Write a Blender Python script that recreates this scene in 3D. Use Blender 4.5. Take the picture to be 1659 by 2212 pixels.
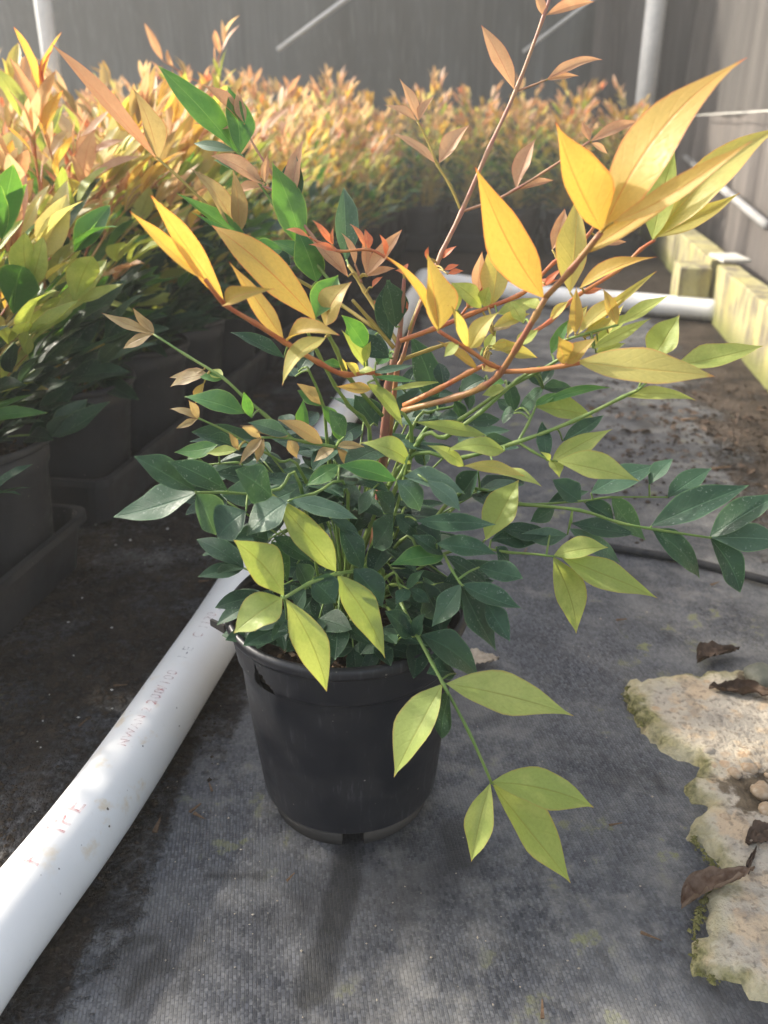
import bpy, bmesh, math, random
import numpy as np
from mathutils import Vector, Matrix, noise as mnoise
random.seed(7); rng = np.random.default_rng(7)
R = math.radians
for o in list(bpy.data.objects): bpy.data.objects.remove(o, do_unlink=True)
sc = bpy.context.scene; col = sc.collection

# ------------------------------------------------------------------ camera
PITCH, FPX, CX, CY, H = R(24.3), 1855.0, 829.5, 1106.0, 0.472   # measured in a 1659 x 2212 frame
cam_d = bpy.data.cameras.new('camera'); cam = bpy.data.objects.new('camera', cam_d); col.objects.link(cam)
cam.location = (0, 0, H); cam.rotation_euler = (R(90) - PITCH, 0, 0)
cam_d.sensor_fit = 'VERTICAL'; cam_d.sensor_height = 36.0; cam_d.lens = FPX / 2212 * 36
cam_d.clip_start = 0.02; cam_d.clip_end = 500
cam_d.dof.use_dof = True; cam_d.dof.focus_distance = 0.56; cam_d.dof.aperture_fstop = 9.0
sc.camera = cam
# ------------------------------------------------------------------ sky, sun, exposure
SUN_AZ, SUN_EL = R(-63), R(30)          # azimuth from +Y towards +X (negative = to the left)
sun_from = Vector((math.sin(SUN_AZ) * math.cos(SUN_EL), math.cos(SUN_AZ) * math.cos(SUN_EL), math.sin(SUN_EL)))
w = bpy.data.worlds.new('World'); sc.world = w; w.use_nodes = True
nt = w.node_tree; nt.nodes.clear()
sky = nt.nodes.new('ShaderNodeTexSky'); sky.sky_type = 'NISHITA'; sky.sun_disc = False
sky.sun_elevation = SUN_EL; sky.sun_rotation = SUN_AZ; sky.air_density = 1.0; sky.dust_density = 3.0; sky.ozone_density = 0.6
hs = nt.nodes.new('ShaderNodeHueSaturation'); hs.inputs['Saturation'].default_value = 0.55
bg = nt.nodes.new('ShaderNodeBackground'); bg.inputs['Strength'].default_value = 0.15
wo = nt.nodes.new('ShaderNodeOutputWorld')
nt.links.new(sky.outputs[0], hs.inputs['Color']); nt.links.new(hs.outputs[0], bg.inputs[0]); nt.links.new(bg.outputs[0], wo.inputs[0])
sun_d = bpy.data.lights.new('sun', 'SUN'); sun_d.energy = 2.5; sun_d.angle = R(2.0); sun_d.color = (1, 0.93, 0.80)
sun = bpy.data.objects.new('sun', sun_d); col.objects.link(sun); sun.location = (-3, 2, 4)
sun.rotation_euler = sun_from.to_track_quat('Z', 'Y').to_euler()
sc.view_settings.view_transform = 'Standard'; sc.view_settings.look = 'None'
sc.view_settings.exposure = 1.52; sc.view_settings.gamma = 1

HAZE = .022
# ------------------------------------------------------------------ places: image rays and aisle axes
sp, cp = math.sin(PITCH), math.cos(PITCH)
def ray(px, py):
    u = (CY - py) / FPX
    return Vector(((px - CX) / FPX, cp + u * sp, -sp + u * cp))
CAM = Vector((0, 0, H))
def at(px, py, Y): d = ray(px, py); return CAM + d * (Y / d.y)
def gnd(px, py, z=0.0): d = ray(px, py); return CAM + d * ((z - H) / d.z)
AX = Vector((math.sin(R(10)), math.cos(R(10)), 0)); RX = Vector((math.cos(R(10)), -math.sin(R(10)), 0))
def sq(s, q, z=0.0): v = AX * s + RX * q; return Vector((v.x, v.y, z))
def on_q(px, py, q): d = ray(px, py); return CAM + d * (q / d.dot(RX))
def on_s(px, py, s): d = ray(px, py); return CAM + d * (s / d.dot(AX))

# ------------------------------------------------------------------ helpers
def mesh_obj(name, verts, faces, mat, parent=None, world=True, smooth=True, uv=None, origin=None, mats=None, midx=None):
    """one mesh object; verts in world space, origin = its base point"""
    verts = np.asarray(verts, dtype=float)
    org = np.array(origin if origin is not None else (verts.mean(0) if len(verts) else (0, 0, 0)), dtype=float)
    me = bpy.data.meshes.new(name)
    me.from_pydata((verts - org).tolist(), [], faces); me.update()
    if smooth: me.polygons.foreach_set('use_smooth', [True] * len(me.polygons))
    if uv is not None:
        ul = me.uv_layers.new(name='UVMap'); li = np.empty(len(me.loops), dtype=np.int32); me.loops.foreach_get('vertex_index', li)
        ul.data.foreach_set('uv', np.asarray(uv, dtype=np.float32)[li].ravel())
    for m in (mats or [mat]): me.materials.append(m)
    if midx is not None: me.polygons.foreach_set('material_index', midx)
    o = bpy.data.objects.new(name, me); col.objects.link(o)
    put(o, org, parent)
    return o
WPOS = {}
def put(o, org, parent=None):
    org = Vector(org); WPOS[o] = org
    if parent is not None:
        o.parent = parent; o.location = org - WPOS[parent]
    else: o.location = org
def tag(o, label=None, cat=None, group=None, kind=None):
    if label: o['label'] = label
    if cat: o['category'] = cat
    if group: o['group'] = group
    if kind: o['kind'] = kind
    return o
def thing(name, loc, label, cat, group=None):
    o = bpy.data.objects.new(name, None); o.empty_display_size = .02; col.objects.link(o); put(o, loc); return tag(o, label, cat, group)
def tube_geo(pts, rad, n=7, cap=True):
    pts = [Vector(p) for p in pts]; V = []; Fc = []
    prev = None
    for i, p in enumerate(pts):
        t = (pts[min(i + 1, len(pts) - 1)] - pts[max(i - 1, 0)]).normalized()
        if prev is None:
            a = t.orthogonal().normalized()
        else:
            a = (prev - t * prev.dot(t)).normalized()
        prev = a; b = t.cross(a); r = rad[i] if hasattr(rad, '__len__') else rad
        for k in range(n):
            an = 2 * math.pi * k / n; V.append(p + (a * math.cos(an) + b * math.sin(an)) * r)
    for i in range(len(pts) - 1):
        for k in range(n):
            k2 = (k + 1) % n; Fc.append((i * n + k, i * n + k2, (i + 1) * n + k2, (i + 1) * n + k))
    if cap: Fc.append(tuple(range(n - 1, -1, -1))); Fc.append(tuple(range((len(pts) - 1) * n, len(pts) * n)))
    return [tuple(v) for v in V], Fc
def smooth_path(pts, sub=4):
    pts = [Vector(p) for p in pts]
    if len(pts) < 3: return [pts[0].lerp(pts[-1], i / sub) for i in range(sub + 1)]
    out = []
    for i in range(len(pts) - 1):
        p0 = pts[max(i - 1, 0)]; p1 = pts[i]; p2 = pts[i + 1]; p3 = pts[min(i + 2, len(pts) - 1)]
        for k in range(sub):
            t = k / sub
            out.append(0.5 * ((2 * p1) + (p2 - p0) * t + (2 * p0 - 5 * p1 + 4 * p2 - p3) * t * t + (3 * p1 - p0 - 3 * p2 + p3) * t ** 3))
    out.append(pts[-1]); return out
def box_geo(cx, ax, ay, az, bev=0.0, jit=0.0):
    """bevelled box: centre, three half-axis vectors"""
    bm = bmesh.new(); bmesh.ops.create_cube(bm, size=2)
    L = (ax.length, ay.length, az.length)
    for v in bm.verts: v.co = Vector((v.co.x * L[0], v.co.y * L[1], v.co.z * L[2]))
    if bev: bmesh.ops.bevel(bm, geom=bm.edges[:], offset=bev, segments=2, affect='EDGES', profile=.6)
    A = [ax.normalized(), ay.normalized(), az.normalized()]
    V = [tuple(cx + A[0] * v.co.x + A[1] * v.co.y + A[2] * v.co.z) for v in bm.verts]
    bm.verts.index_update(); Fc = [tuple(v.index for v in f.verts) for f in bm.faces]; bm.free()
    return V, Fc
def lathe_geo(profile, c, n=48, skip=None, th0=0.0, th1=2 * math.pi):
    full = abs(th1 - th0 - 2 * math.pi) < 1e-6; m = n if full else n + 1
    V = []; Fc = []
    for (r, z) in profile:
        for k in range(m):
            a = th0 + (th1 - th0) * k / n; V.append((c[0] + r * math.cos(a), c[1] + r * math.sin(a), c[2] + z))
    for i in range(len(profile) - 1):
        for k in range(n):
            k2 = (k + 1) % m
            if skip and skip(i, k): continue
            Fc.append((i * m + k, i * m + k2, (i + 1) * m + k2, (i + 1) * m + k))
    return V, Fc
def merge(parts):
    V = []; Fc = []
    for v, f in parts:
        b = len(V); V += list(v); Fc += [tuple(i + b for i in q) for q in f]
    return V, Fc

# ------------------------------------------------------------------ materials
def newmat(name):
    m = bpy.data.materials.new(name); m.use_nodes = True; m.node_tree.nodes.clear(); return m, m.node_tree.nodes, m.node_tree.links
class NB:
    def __init__(s, name): s.m, s.n, s.l = newmat(name)
    def node(s, t, **kw):
        nd = s.n.new(t)
        for k, v in kw.items():
            if hasattr(nd, k): setattr(nd, k, v)
        return nd
    def lk(s, a, b): s.l.new(a, b)
    def val(s, nd, i, v):
        if isinstance(v, (int, float, tuple, list)):
            tgt = nd.inputs[i]
            if isinstance(v, (tuple, list)) and len(v) == 3 and tgt.type == 'RGBA': v = (*v, 1)
            tgt.default_value = v
        else: s.lk(v, nd.inputs[i])
    def math(s, op, a, b=0.5, clamp=False):
        nd = s.node('ShaderNodeMath', operation=op); nd.use_clamp = clamp; s.val(nd, 0, a); s.val(nd, 1, b); return nd.outputs[0]
    def ramp(s, x, lo, hi, a=0.0, b=1.0):
        nd = s.node('ShaderNodeMapRange', interpolation_type='SMOOTHSTEP'); s.val(nd, 0, x); s.val(nd, 1, lo); s.val(nd, 2, hi); s.val(nd, 3, a); s.val(nd, 4, b); return nd.outputs[0]
    def mix(s, f, a, b, mode='MIX'):
        nd = s.node('ShaderNodeMix', data_type='RGBA', blend_type=mode); s.val(nd, 0, f); s.val(nd, 6, a); s.val(nd, 7, b); return nd.outputs[2]
    def noise(s, vec, scale, detail=3, rough=.55, out=0):
        nd = s.node('ShaderNodeTexNoise'); 
        if vec is not None: s.lk(vec, nd.inputs['Vector'])
        nd.inputs['Scale'].default_value = scale; nd.inputs['Detail'].default_value = detail; nd.inputs['Roughness'].default_value = rough
        return nd.outputs[out]
    def mapping(s, vec, scale=(1, 1, 1), rot=(0, 0, 0), loc=(0, 0, 0)):
        nd = s.node('ShaderNodeMapping'); s.lk(vec, nd.inputs[0]); nd.inputs['Scale'].default_value = scale; nd.inputs['Rotation'].default_value = rot; s.val(nd, 1, loc); return nd.outputs[0]
    def coord(s, k='Object'): return s.node('ShaderNodeTexCoord').outputs[k]
    def bump(s, h, dist, strength=1.0, normal=None):
        nd = s.node('ShaderNodeBump'); nd.inputs['Distance'].default_value = dist; nd.inputs['Strength'].default_value = strength; s.lk(h, nd.inputs['Height'])
        if normal is not None: s.lk(normal, nd.inputs['Normal'])
        return nd.outputs[0]
    def pbr(s, colr, rough=.5, spec=.5, normal=None, out=True):
        nd = s.node('ShaderNodeBsdfPrincipled'); s.val(nd, 'Base Color', colr); s.val(nd, 'Roughness', rough); s.val(nd, 'Specular IOR Level', spec)
        if normal is not None: s.lk(normal, nd.inputs['Normal'])
        if out: s.out(nd.outputs[0])
        return nd.outputs[0]
    def out(s, sh): o = s.node('ShaderNodeOutputMaterial'); s.lk(sh, o.inputs[0])

def leaf_mat(name, c1, c2, edge, rib, trans=(1, 1, 1), tf=.42, rough=.42, dust=0.0, spot=None, tip=None, spec=.28):
    b = NB(name); uv = b.coord('UV'); sep = b.node('ShaderNodeSeparateXYZ'); b.lk(uv, sep.inputs[0])
    u, v = sep.outputs[0], sep.outputs[1]
    au = b.math('ABSOLUTE', b.math('MULTIPLY', b.math('SUBTRACT', u, .5), 2.0), 0)
    oi = b.node('ShaderNodeObjectInfo'); geo = b.node('ShaderNodeNewGeometry')
    rnd = b.math('FRACT', b.math('ADD', oi.outputs['Random'], geo.outputs['Random Per Island']), 0)
    cb = b.node('ShaderNodeCombineXYZ'); b.val(cb, 0, u); b.val(cb, 1, b.math('MULTIPLY', v, 2.4)); b.val(cb, 2, b.math('MULTIPLY', rnd, 37.0))
    n1 = b.noise(cb.outputs[0], 1.6, 3)
    c = b.mix(b.ramp(b.math('ADD', n1, b.math('MULTIPLY', b.math('SUBTRACT', rnd, .5), .5)), .33, .67), c1, c2)
    # towards the tip the blade takes a little of the margin colour
    if tip: c = b.mix(b.math('MULTIPLY', b.ramp(v, .45, 1.0), .55), c, tip)
    # side veins
    wv = b.math('SINE', b.math('SUBTRACT', b.math('MULTIPLY', v, 46.0), b.math('MULTIPLY', au, 12.0)), 0)
    n3 = b.noise(cb.outputs[0], 9.0, 2)
    vein = b.math('MULTIPLY', b.ramp(wv, .72, 1.0), b.ramp(n3, .35, .6))
    c = b.mix(b.math('MULTIPLY', vein, .10), c, rib)
    n4 = b.noise(cb.outputs[0], 14.0, 4)
    c = b.mix(b.math('MULTIPLY', b.ramp(n4, .35, .75), .10), c, (.03, .03, .01))
    if dust:
        n2 = b.noise(cb.outputs[0], 11.0, 4, .65); n5 = b.noise(cb.outputs[0], 2.2, 2)
        c = b.mix(b.math('MULTIPLY', b.math('MULTIPLY', b.ramp(n2, .56, .74), b.ramp(n5, .42, .62)), dust), c, (.42, .47, .45))
    if spot:
        n6 = b.noise(cb.outputs[0], 6.0, 3); c = b.mix(b.math('MULTIPLY', b.ramp(n6, .68, .74), .6), c, spot)
    c = b.mix(b.math('MULTIPLY', b.ramp(au, .055, .012), .8), c, rib)
    c = b.mix(b.math('MULTIPLY', b.ramp(b.math('ADD', au, b.math('MULTIPLY', b.math('SUBTRACT', n3, .5), .10)), .90, .99), .62), c, edge)
    c = b.mix(b.ramp(v, .93, 1.0), c, edge)
    hgt = b.math('ADD', b.math('MULTIPLY', vein, -.3), b.math('ADD', b.math('MULTIPLY', n3, .5), b.math('MULTIPLY', b.ramp(au, .1, .0), -1.0)))
    nrm = b.bump(hgt, .0004, .5)
    p = b.pbr(c, b.ramp(n4, .3, .7, rough - .08, rough + .12), spec, nrm, out=False)
    tr = b.node('ShaderNodeBsdfTranslucent'); b.lk(b.mix(1.0, c, trans, 'MULTIPLY'), tr.inputs[0]); b.lk(nrm, tr.inputs['Normal'])
    ms = b.node('ShaderNodeMixShader'); ms.inputs[0].default_value = tf; b.lk(p, ms.inputs[1]); b.lk(tr.outputs[0], ms.inputs[2]); b.out(ms.outputs[0])
    return b.m
RED = (.52, .09, .05)
LM = {
 'G': leaf_mat('leaf_dark_green', (.028, .068, .040), (.044, .096, .054), (.12, .21, .11), (.070, .14, .085), (1.6, 1.7, .6), .20, .42, .55),
 'D': leaf_mat('leaf_deep_green', (.019, .048, .029), (.030, .070, .039), (.09, .16, .08), (.055, .11, .06), (1.6, 1.7, .6), .18, .44, .5),
 'H': leaf_mat('leaf_grey_green', (.074, .135, .088), (.105, .175, .120), (.22, .30, .18), (.15, .23, .16), (1.3, 1.5, .6), .25, .47, .5),
 'g': leaf_mat('leaf_mid_green', (.070, .180, .060), (.11, .24, .075), (.32, .42, .14), (.15, .28, .11), (1.5, 1.6, .5), .40, .40, .1),
 'Y': leaf_mat('leaf_lime', (.36, .44, .125), (.47, .53, .17), (.46, .34, .11), (.31, .33, .08), (1.35, 1.3, .6), .45, .47, 0),
 'y': leaf_mat('leaf_yellow', (.50, .46, .145), (.57, .51, .175), (.66, .30, .12), (.60, .44, .14), (1.3, 1.2, .6), .48, .47, 0),
 'o': leaf_mat('leaf_olive_shaded_gold', (.42, .32, .10), (.50, .39, .13), (.64, .22, .11), (.54, .27, .11), (1.3, 1.15, .6), .42, .44, 0, (.30, .19, .06)),  # olive gold; the shade on gold leaves is put into this colour
 'O': leaf_mat('leaf_gold_orange', (.60, .44, .13), (.66, .49, .155), (.72, .19, .09), (.58, .22, .07), (1.3, 1.12, .55), .48, .44, 0, None, (.64, .37, .11)),
 'a': leaf_mat('leaf_peach_hazed', (.66, .46, .27), (.74, .56, .34), (.66, .30, .20), (.62, .34, .20), (1.2, 1.1, .85), .45, .48, 0),  # peach for the beds, paled to put veiling haze into the colour
 'c': leaf_mat('leaf_straw_hazed', (.62, .56, .24), (.70, .63, .31), (.64, .40, .18), (.60, .48, .20), (1.2, 1.15, .7), .45, .48, 0),  # pale yellow for the beds, veiling haze mixed into the colour
 'B': leaf_mat('leaf_bronze', (.32, .24, .12), (.42, .33, .17), (.48, .20, .12), (.34, .19, .10), (1.3, 1.15, .7), .40, .44, .15, (.42, .38, .22)),
 'P': leaf_mat('leaf_pink_bronze', (.56, .32, .19), (.64, .41, .25), (.60, .20, .15), (.54, .23, .15), (1.25, 1.1, .8), .42, .42, 0),
 'R': leaf_mat('leaf_red_shoot', (.66, .22, .11), (.70, .30, .15), (.72, .12, .09), (.62, .14, .09), (1.3, 1.0, .7), .42, .40, 0),
}
def stem_mat(name, c1, c2, rough=.45):
    b = NB(name); co = b.coord('Object'); n = b.noise(co, 90, 3); n2 = b.noise(b.mapping(co, (1, 1, .25)), 600, 2)
    c = b.mix(b.ramp(n, .35, .65), c1, c2); b.pbr(c, rough, .4, b.bump(n2, .0004, .5)); return b.m
SM = {'r': stem_mat('stem_red', (.46, .13, .055), (.50, .21, .07)), 'n': stem_mat('stem_brown', (.32, .12, .07), (.36, .20, .07)),
      'v': stem_mat('stem_green', (.13, .22, .05), (.19, .26, .065)), 'l': stem_mat('stem_olive', (.34, .26, .06), (.42, .30, .08)),
      'm': stem_mat('stem_mauve', (.38, .17, .12), (.42, .24, .13)), 'w': stem_mat('stem_woody', (.15, .10, .06), (.24, .16, .09), .8),
      't': stem_mat('stem_trunk', (.27, .10, .075), (.24, .14, .08))}

def plastic_black(name, base=(.018, .019, .021), scuff=(.085, .085, .088), rough=.42, amount=.5, streak=(1, 1, .12), dirt=.0, film=.30):
    b = NB(name); co = b.coord('Object')
    n1 = b.noise(b.mapping(co, streak), 330, 3, .6); n2 = b.noise(co, 26, 4, .6); n3 = b.noise(co, 8, 3)
    f = b.math('MULTIPLY', b.ramp(n1, .54, .70), b.ramp(n2, .40, .60)); f2 = b.math('MULTIPLY', b.ramp(n3, .38, .75), film)
    c = b.mix(b.math('MULTIPLY', f, amount), base, scuff); c = b.mix(f2, c, scuff)
    if dirt:
        sep = b.node('ShaderNodeSeparateXYZ'); b.lk(co, sep.inputs[0])
        c = b.mix(b.math('MULTIPLY', b.ramp(n2, .40, .62), dirt), c, (.075, .062, .05))
    vo = b.node('ShaderNodeTexVoronoi'); b.lk(co, vo.inputs[0]); vo.inputs['Scale'].default_value = 110
    c = b.mix(b.math('MULTIPLY', b.ramp(vo.outputs['Distance'], .10, .05), b.ramp(n2, .5, .6)), c, (.24, .22, .19))
    b.pbr(c, b.ramp(n2, .3, .7, rough - .08, rough + .2), .5, b.bump(n2, .0008, .35)); return b.m
M_POT = plastic_black('pot_black_plastic', (.009, .010, .014), (.075, .075, .08), .38, .55, dirt=.10, film=.06)
M_BASE = plastic_black('pot_dusty_base', (.04, .036, .032), (.09, .08, .07), .7, .8, (1, 1, 1), .7)
M_POT2 = plastic_black('nursery_pot_plastic', (.028, .029, .032), (.07, .07, .074), .5, .3, dirt=.1)
M_TRAY = plastic_black('tray_plastic', (.024, .025, .028), (.075, .075, .078), .5, .4, (1, 1, 1), .25)
def bark_mat():
    b = NB('potting_bark'); co = b.coord('Object'); geo = b.node('ShaderNodeNewGeometry'); n = b.noise(co, 120, 4)
    c = b.mix(b.ramp(n, .3, .7), (.022, .015, .010), (.085, .055, .034)); c = b.mix(b.math('MULTIPLY', b.ramp(geo.outputs['Random Per Island'], .7, 1.0), .7), c, (.20, .135, .08))
    b.pbr(c, .9, .2, b.bump(n, .002, .8)); return b.m
M_BARK = bark_mat()
def pvc_mat():
    b = NB('white_pvc'); co = b.coord('Object')
    n1 = b.noise(co, 14, 3); n2 = b.noise(co, 46, 4, .6); n3 = b.noise(co, 260, 2); n4 = b.noise(co, 5.5, 2); n5 = b.noise(b.mapping(co, (1, 1, 1), (0, 0, .5), (3, 1, 2)), 420, 3)
    c = b.mix(b.ramp(n1, .35, .7), (.80, .79, .77), (.74, .73, .71))
    c = b.mix(b.math('MULTIPLY', b.math('MULTIPLY', b.ramp(n2, .56, .70), b.ramp(n4, .47, .58)), .55), c, (.62, .46, .24))
    c = b.mix(b.math('MULTIPLY', b.ramp(n5, .60, .80), .18), c, (.50, .47, .41))
    vo = b.node('ShaderNodeTexVoronoi'); b.lk(b.mapping(co, (1, 1.0, 1)), vo.inputs[0]); vo.inputs['Scale'].default_value = 95; vo.inputs['Randomness'].default_value = 1
    c = b.mix(b.math('MULTIPLY', b.ramp(b.math('ADD', vo.outputs['Distance'], b.math('MULTIPLY', n3, .30)), .25, .20), b.ramp(n2, .46, .56)), c, (.10, .075, .055))
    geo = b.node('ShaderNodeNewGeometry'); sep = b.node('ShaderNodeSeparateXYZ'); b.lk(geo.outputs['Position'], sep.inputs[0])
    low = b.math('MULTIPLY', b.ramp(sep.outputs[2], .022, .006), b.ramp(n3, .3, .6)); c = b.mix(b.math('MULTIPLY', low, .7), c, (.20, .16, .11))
    b.pbr(c, .38, .45, b.bump(n2, .0006, .25)); return b.m
M_PVC = pvc_mat()
def flat_mat(name, c1, c2, scale=60, rough=.7, spec=.3, bd=.001, bs=.5, detail=4):
    b = NB(name); co = b.coord('Object'); n = b.noise(co, scale, detail, .6); n2 = b.noise(co, scale * .2, 3)
    c = b.mix(b.ramp(n, .3, .7), c1, c2); c = b.mix(b.math('MULTIPLY', b.ramp(n2, .4, .7), .35), c, tuple(x * .55 for x in c1))
    b.pbr(c, rough, spec, b.bump(n, bd, bs)); return b.m
M_STEEL = flat_mat('galvanised_post', (.62, .62, .60), (.72, .71, .68), 40, .5, .5, .0003)
M_CHIP = flat_mat('wood_chip', (.10, .060, .035), (.21, .135, .08), 300, .9)
M_DEAD = flat_mat('dead_leaf', (.13, .075, .045), (.26, .18, .125), 120, .8, .3, .002)
M_DEAD2 = flat_mat('dead_leaf_dark', (.055, .035, .022), (.11, .07, .045), 120, .7, .3, .002)
M_PEB = flat_mat('pebble_tan', (.36, .25, .15), (.50, .40, .29), 200, .8)
M_PEB2 = flat_mat('pebble_pale', (.34, .29, .22), (.46, .40, .32), 200, .8)
M_PERL = flat_mat('perlite', (.62, .60, .56), (.74, .72, .68), 200, .9)
M_CRUMB = flat_mat('soil_crumb', (.030, .022, .016), (.075, .055, .038), 300, .95, .15)
M_MOSS = flat_mat('moss', (.105, .105, .035), (.21, .19, .075), 300, .95, .15)
M_HOSE = flat_mat('black_hose', (.018, .018, .02), (.04, .038, .036), 80, .6)

def ground_mat():
    b = NB('weed_fabric_and_soil'); co = b.coord('Object')
    at_ = b.node('ShaderNodeAttribute', attribute_name='soil'); soil = at_.outputs['Fac']
    # woven tapes
    br = b.node('ShaderNodeTexBrick'); b.lk(b.mapping(co, (1, 1, 1), (0, 0, R(82))), br.inputs[0])
    br.inputs['Scale'].default_value = 1.0; br.offset = .5; br.inputs['Brick Width'].default_value = .0044; br.inputs['Row Height'].default_value = .0024
    br.inputs['Mortar Size'].default_value = .00033; br.inputs['Mortar Smooth'].default_value = .6; br.inputs['Bias'].default_value = -.1
    br.inputs['Color1'].default_value = (.05, .05, .05, 1); br.inputs['Color2'].default_value = (1, 1, 1, 1); br.inputs['Mortar'].default_value = (.35, .35, .35, 1)
    bw = b.node('ShaderNodeRGBToBW'); b.lk(br.outputs['Color'], bw.inputs[0])
    n0 = b.noise(co, 2.6, 4, .6); n1 = b.noise(co, 9, 5, .65); n2 = b.noise(co, 38, 4, .65); n3 = b.noise(co, 150, 3, .6); n4 = b.noise(b.mapping(co, (1, 1, 1), (0, 0, 0), (5, 2, 0)), 6, 4, .6)
    n5 = b.noise(b.mapping(co, (1, .35, 1), (0, 0, R(-12)), (1, 7, 0)), 16, 4, .6); n6 = b.noise(co, 420, 2, .5)
    fab = b.mix(bw.outputs[0], (.026, .028, .034), (.105, .108, .120))
    fab = b.mix(b.math('MULTIPLY', b.ramp(n6, .52, .72), .30), fab, (.26, .26, .25))            # pale fibres
    fab = b.mix(b.math('MULTIPLY', b.ramp(n1, .40, .70), .42), fab, (.22, .215, .205))          # dust
    fab = b.mix(b.math('MULTIPLY', b.math('MULTIPLY', b.ramp(n2, .42, .66), b.ramp(n0, .42, .56)), .42), fab, (.30, .285, .26))
    fab = b.mix(b.math('MULTIPLY', b.ramp(n4, .54, .70), .62), fab, (.018, .017, .018))          # damp stains
    fab = b.mix(b.math('MULTIPLY', b.ramp(n5, .58, .72), .5), fab, (.022, .020, .018))
    fab = b.mix(b.math('MULTIPLY', b.math('MULTIPLY', b.ramp(n2, .58, .65), b.ramp(n4, .50, .38)), .6), fab, (.21, .22, .06))   # algae
    stn = b.node('ShaderNodeAttribute', attribute_name='stain').outputs['Fac']; fab = b.mix(b.math('MULTIPLY', b.ramp(b.math('ADD', stn, b.math('MULTIPLY', b.math('SUBTRACT', n2, .5), .9)), .25, .75), .72), fab, (.014, .014, .014))
    sl = b.mix(b.ramp(n2, .3, .7), (.018, .014, .011), (.058, .044, .033)); sl = b.mix(b.math('MULTIPLY', b.ramp(n3, .55, .75), .55), sl, (.13, .10, .075))
    sl = b.mix(b.math('MULTIPLY', b.ramp(n1, .55, .7), .45), sl, (.050, .050, .055))
    mud = b.node('ShaderNodeAttribute', attribute_name='mud').outputs['Fac']
    sl = b.mix(b.math('MULTIPLY', mud, b.ramp(n1, .35, .7, 0, .8)), sl, (.105, .080, .062))
    f = b.ramp(b.math('ADD', soil, b.math('ADD', b.math('MULTIPLY', b.math('SUBTRACT', n1, .5), 1.1), b.math('MULTIPLY', b.math('SUBTRACT', n3, .5), .5))), .38, .72)
    c = b.mix(f, fab, sl)
    cam_h = b.math('MULTIPLY', b.math('SUBTRACT', 1.0, f), br.outputs['Fac'])
    h1 = b.bump(b.math('MULTIPLY', cam_h, -1.0), .0010, .8)
    h2 = b.bump(b.math('MULTIPLY', b.math('ADD', n3, n2), f), .010, .8, h1)
    b.pbr(c, b.mix(f, (.50, .50, .50), (.92, .92, .92)), b.ramp(f, 0, 1, .45, .15), h2)
    return b.m
M_GROUND = ground_mat()
M_EARTH = flat_mat('earth', (.05, .038, .028), (.09, .07, .05), 12, .95, .1)
def concrete_mat():
    b = NB('broken_concrete'); co = b.coord('Object'); e = b.node('ShaderNodeAttribute', attribute_name='edge').outputs['Fac']; hol = b.node('ShaderNodeAttribute', attribute_name='hollow').outputs['Fac']
    n1 = b.noise(co, 14, 4, .6); n2 = b.noise(co, 60, 5, .65); n3 = b.noise(co, 220, 3); n4 = b.noise(b.mapping(co, (1, 1, 1), (0, 0, 0), (4, 4, 0)), 26, 4, .6)
    c = b.mix(b.ramp(n1, .35, .65), (.42, .37, .30), (.50, .43, .33)); c = b.mix(b.math('MULTIPLY', b.ramp(n4, .50, .60), .6), c, (.56, .40, .24))
    c = b.mix(b.math('MULTIPLY', b.ramp(n2, .45, .68), .6), c, (.22, .19, .155)); c = b.mix(b.math('MULTIPLY', b.ramp(n3, .54, .66), .55), c, (.15, .12, .09)); pass
    vo = b.node('ShaderNodeTexVoronoi'); b.lk(co, vo.inputs[0]); vo.inputs['Scale'].default_value = 75
    c = b.mix(b.math('MULTIPLY', b.ramp(vo.outputs['Distance'], .38, .25), b.ramp(n1, .5, .62)), c, (.46, .32, .20))
    f = b.ramp(b.math('ADD', e, b.math('MULTIPLY', b.math('SUBTRACT', n2, .5), 1.2)), .52, .9); ms = b.mix(b.ramp(n3, .3, .7), (.085, .085, .03), (.29, .26, .12))
    c = b.mix(b.math('MULTIPLY', b.ramp(e, .2, .9), .5), c, (.52, .46, .26)); c = b.mix(b.math('MULTIPLY', f, b.ramp(n1, .42, .62, .15, .95)), c, ms); sl = b.mix(b.ramp(n2, .3, .7), (.055, .042, .028), (.17, .13, .085))
    c = b.mix(b.ramp(b.math('ADD', hol, b.math('MULTIPLY', b.math('SUBTRACT', n2, .5), 1.6)), .45, .75), c, sl)
    b.pbr(c, .9, .2, b.bump(b.math('ADD', n2, b.math('MULTIPLY', n3, .4)), .0045, 1.0)); return b.m
M_CONC = concrete_mat()
def plank_mat():
    b = NB('lichen_timber'); co = b.coord('Object'); n1 = b.noise(b.mapping(co, (1, 1, .22)), 30, 4, .6); n2 = b.noise(co, 9, 4, .6); n3 = b.noise(co, 140, 3)
    sep = b.node('ShaderNodeSeparateXYZ'); geo = b.node('ShaderNodeNewGeometry'); b.lk(geo.outputs['Position'], sep.inputs[0])
    c = b.mix(b.ramp(n1, .42, .58), (.44, .40, .21), (.21, .18, .13)); c = b.mix(b.math('MULTIPLY', b.ramp(n2, .45, .62), .5), c, (.50, .44, .16))
    c = b.mix(b.math('MULTIPLY', b.ramp(sep.outputs[2], .075, .0), .9), c, (.16, .17, .05)); c = b.mix(b.math('MULTIPLY', b.ramp(n3, .5, .75), .3), c, (.20, .16, .08))
    b.pbr(c, .9, .2, b.bump(b.math('ADD', n1, n3), .004, .7)); return b.m
M_PLANK = plank_mat()
M_WOODEND = flat_mat('weathered_white_wood', (.52, .49, .42), (.66, .63, .56), 60, .9)
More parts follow.
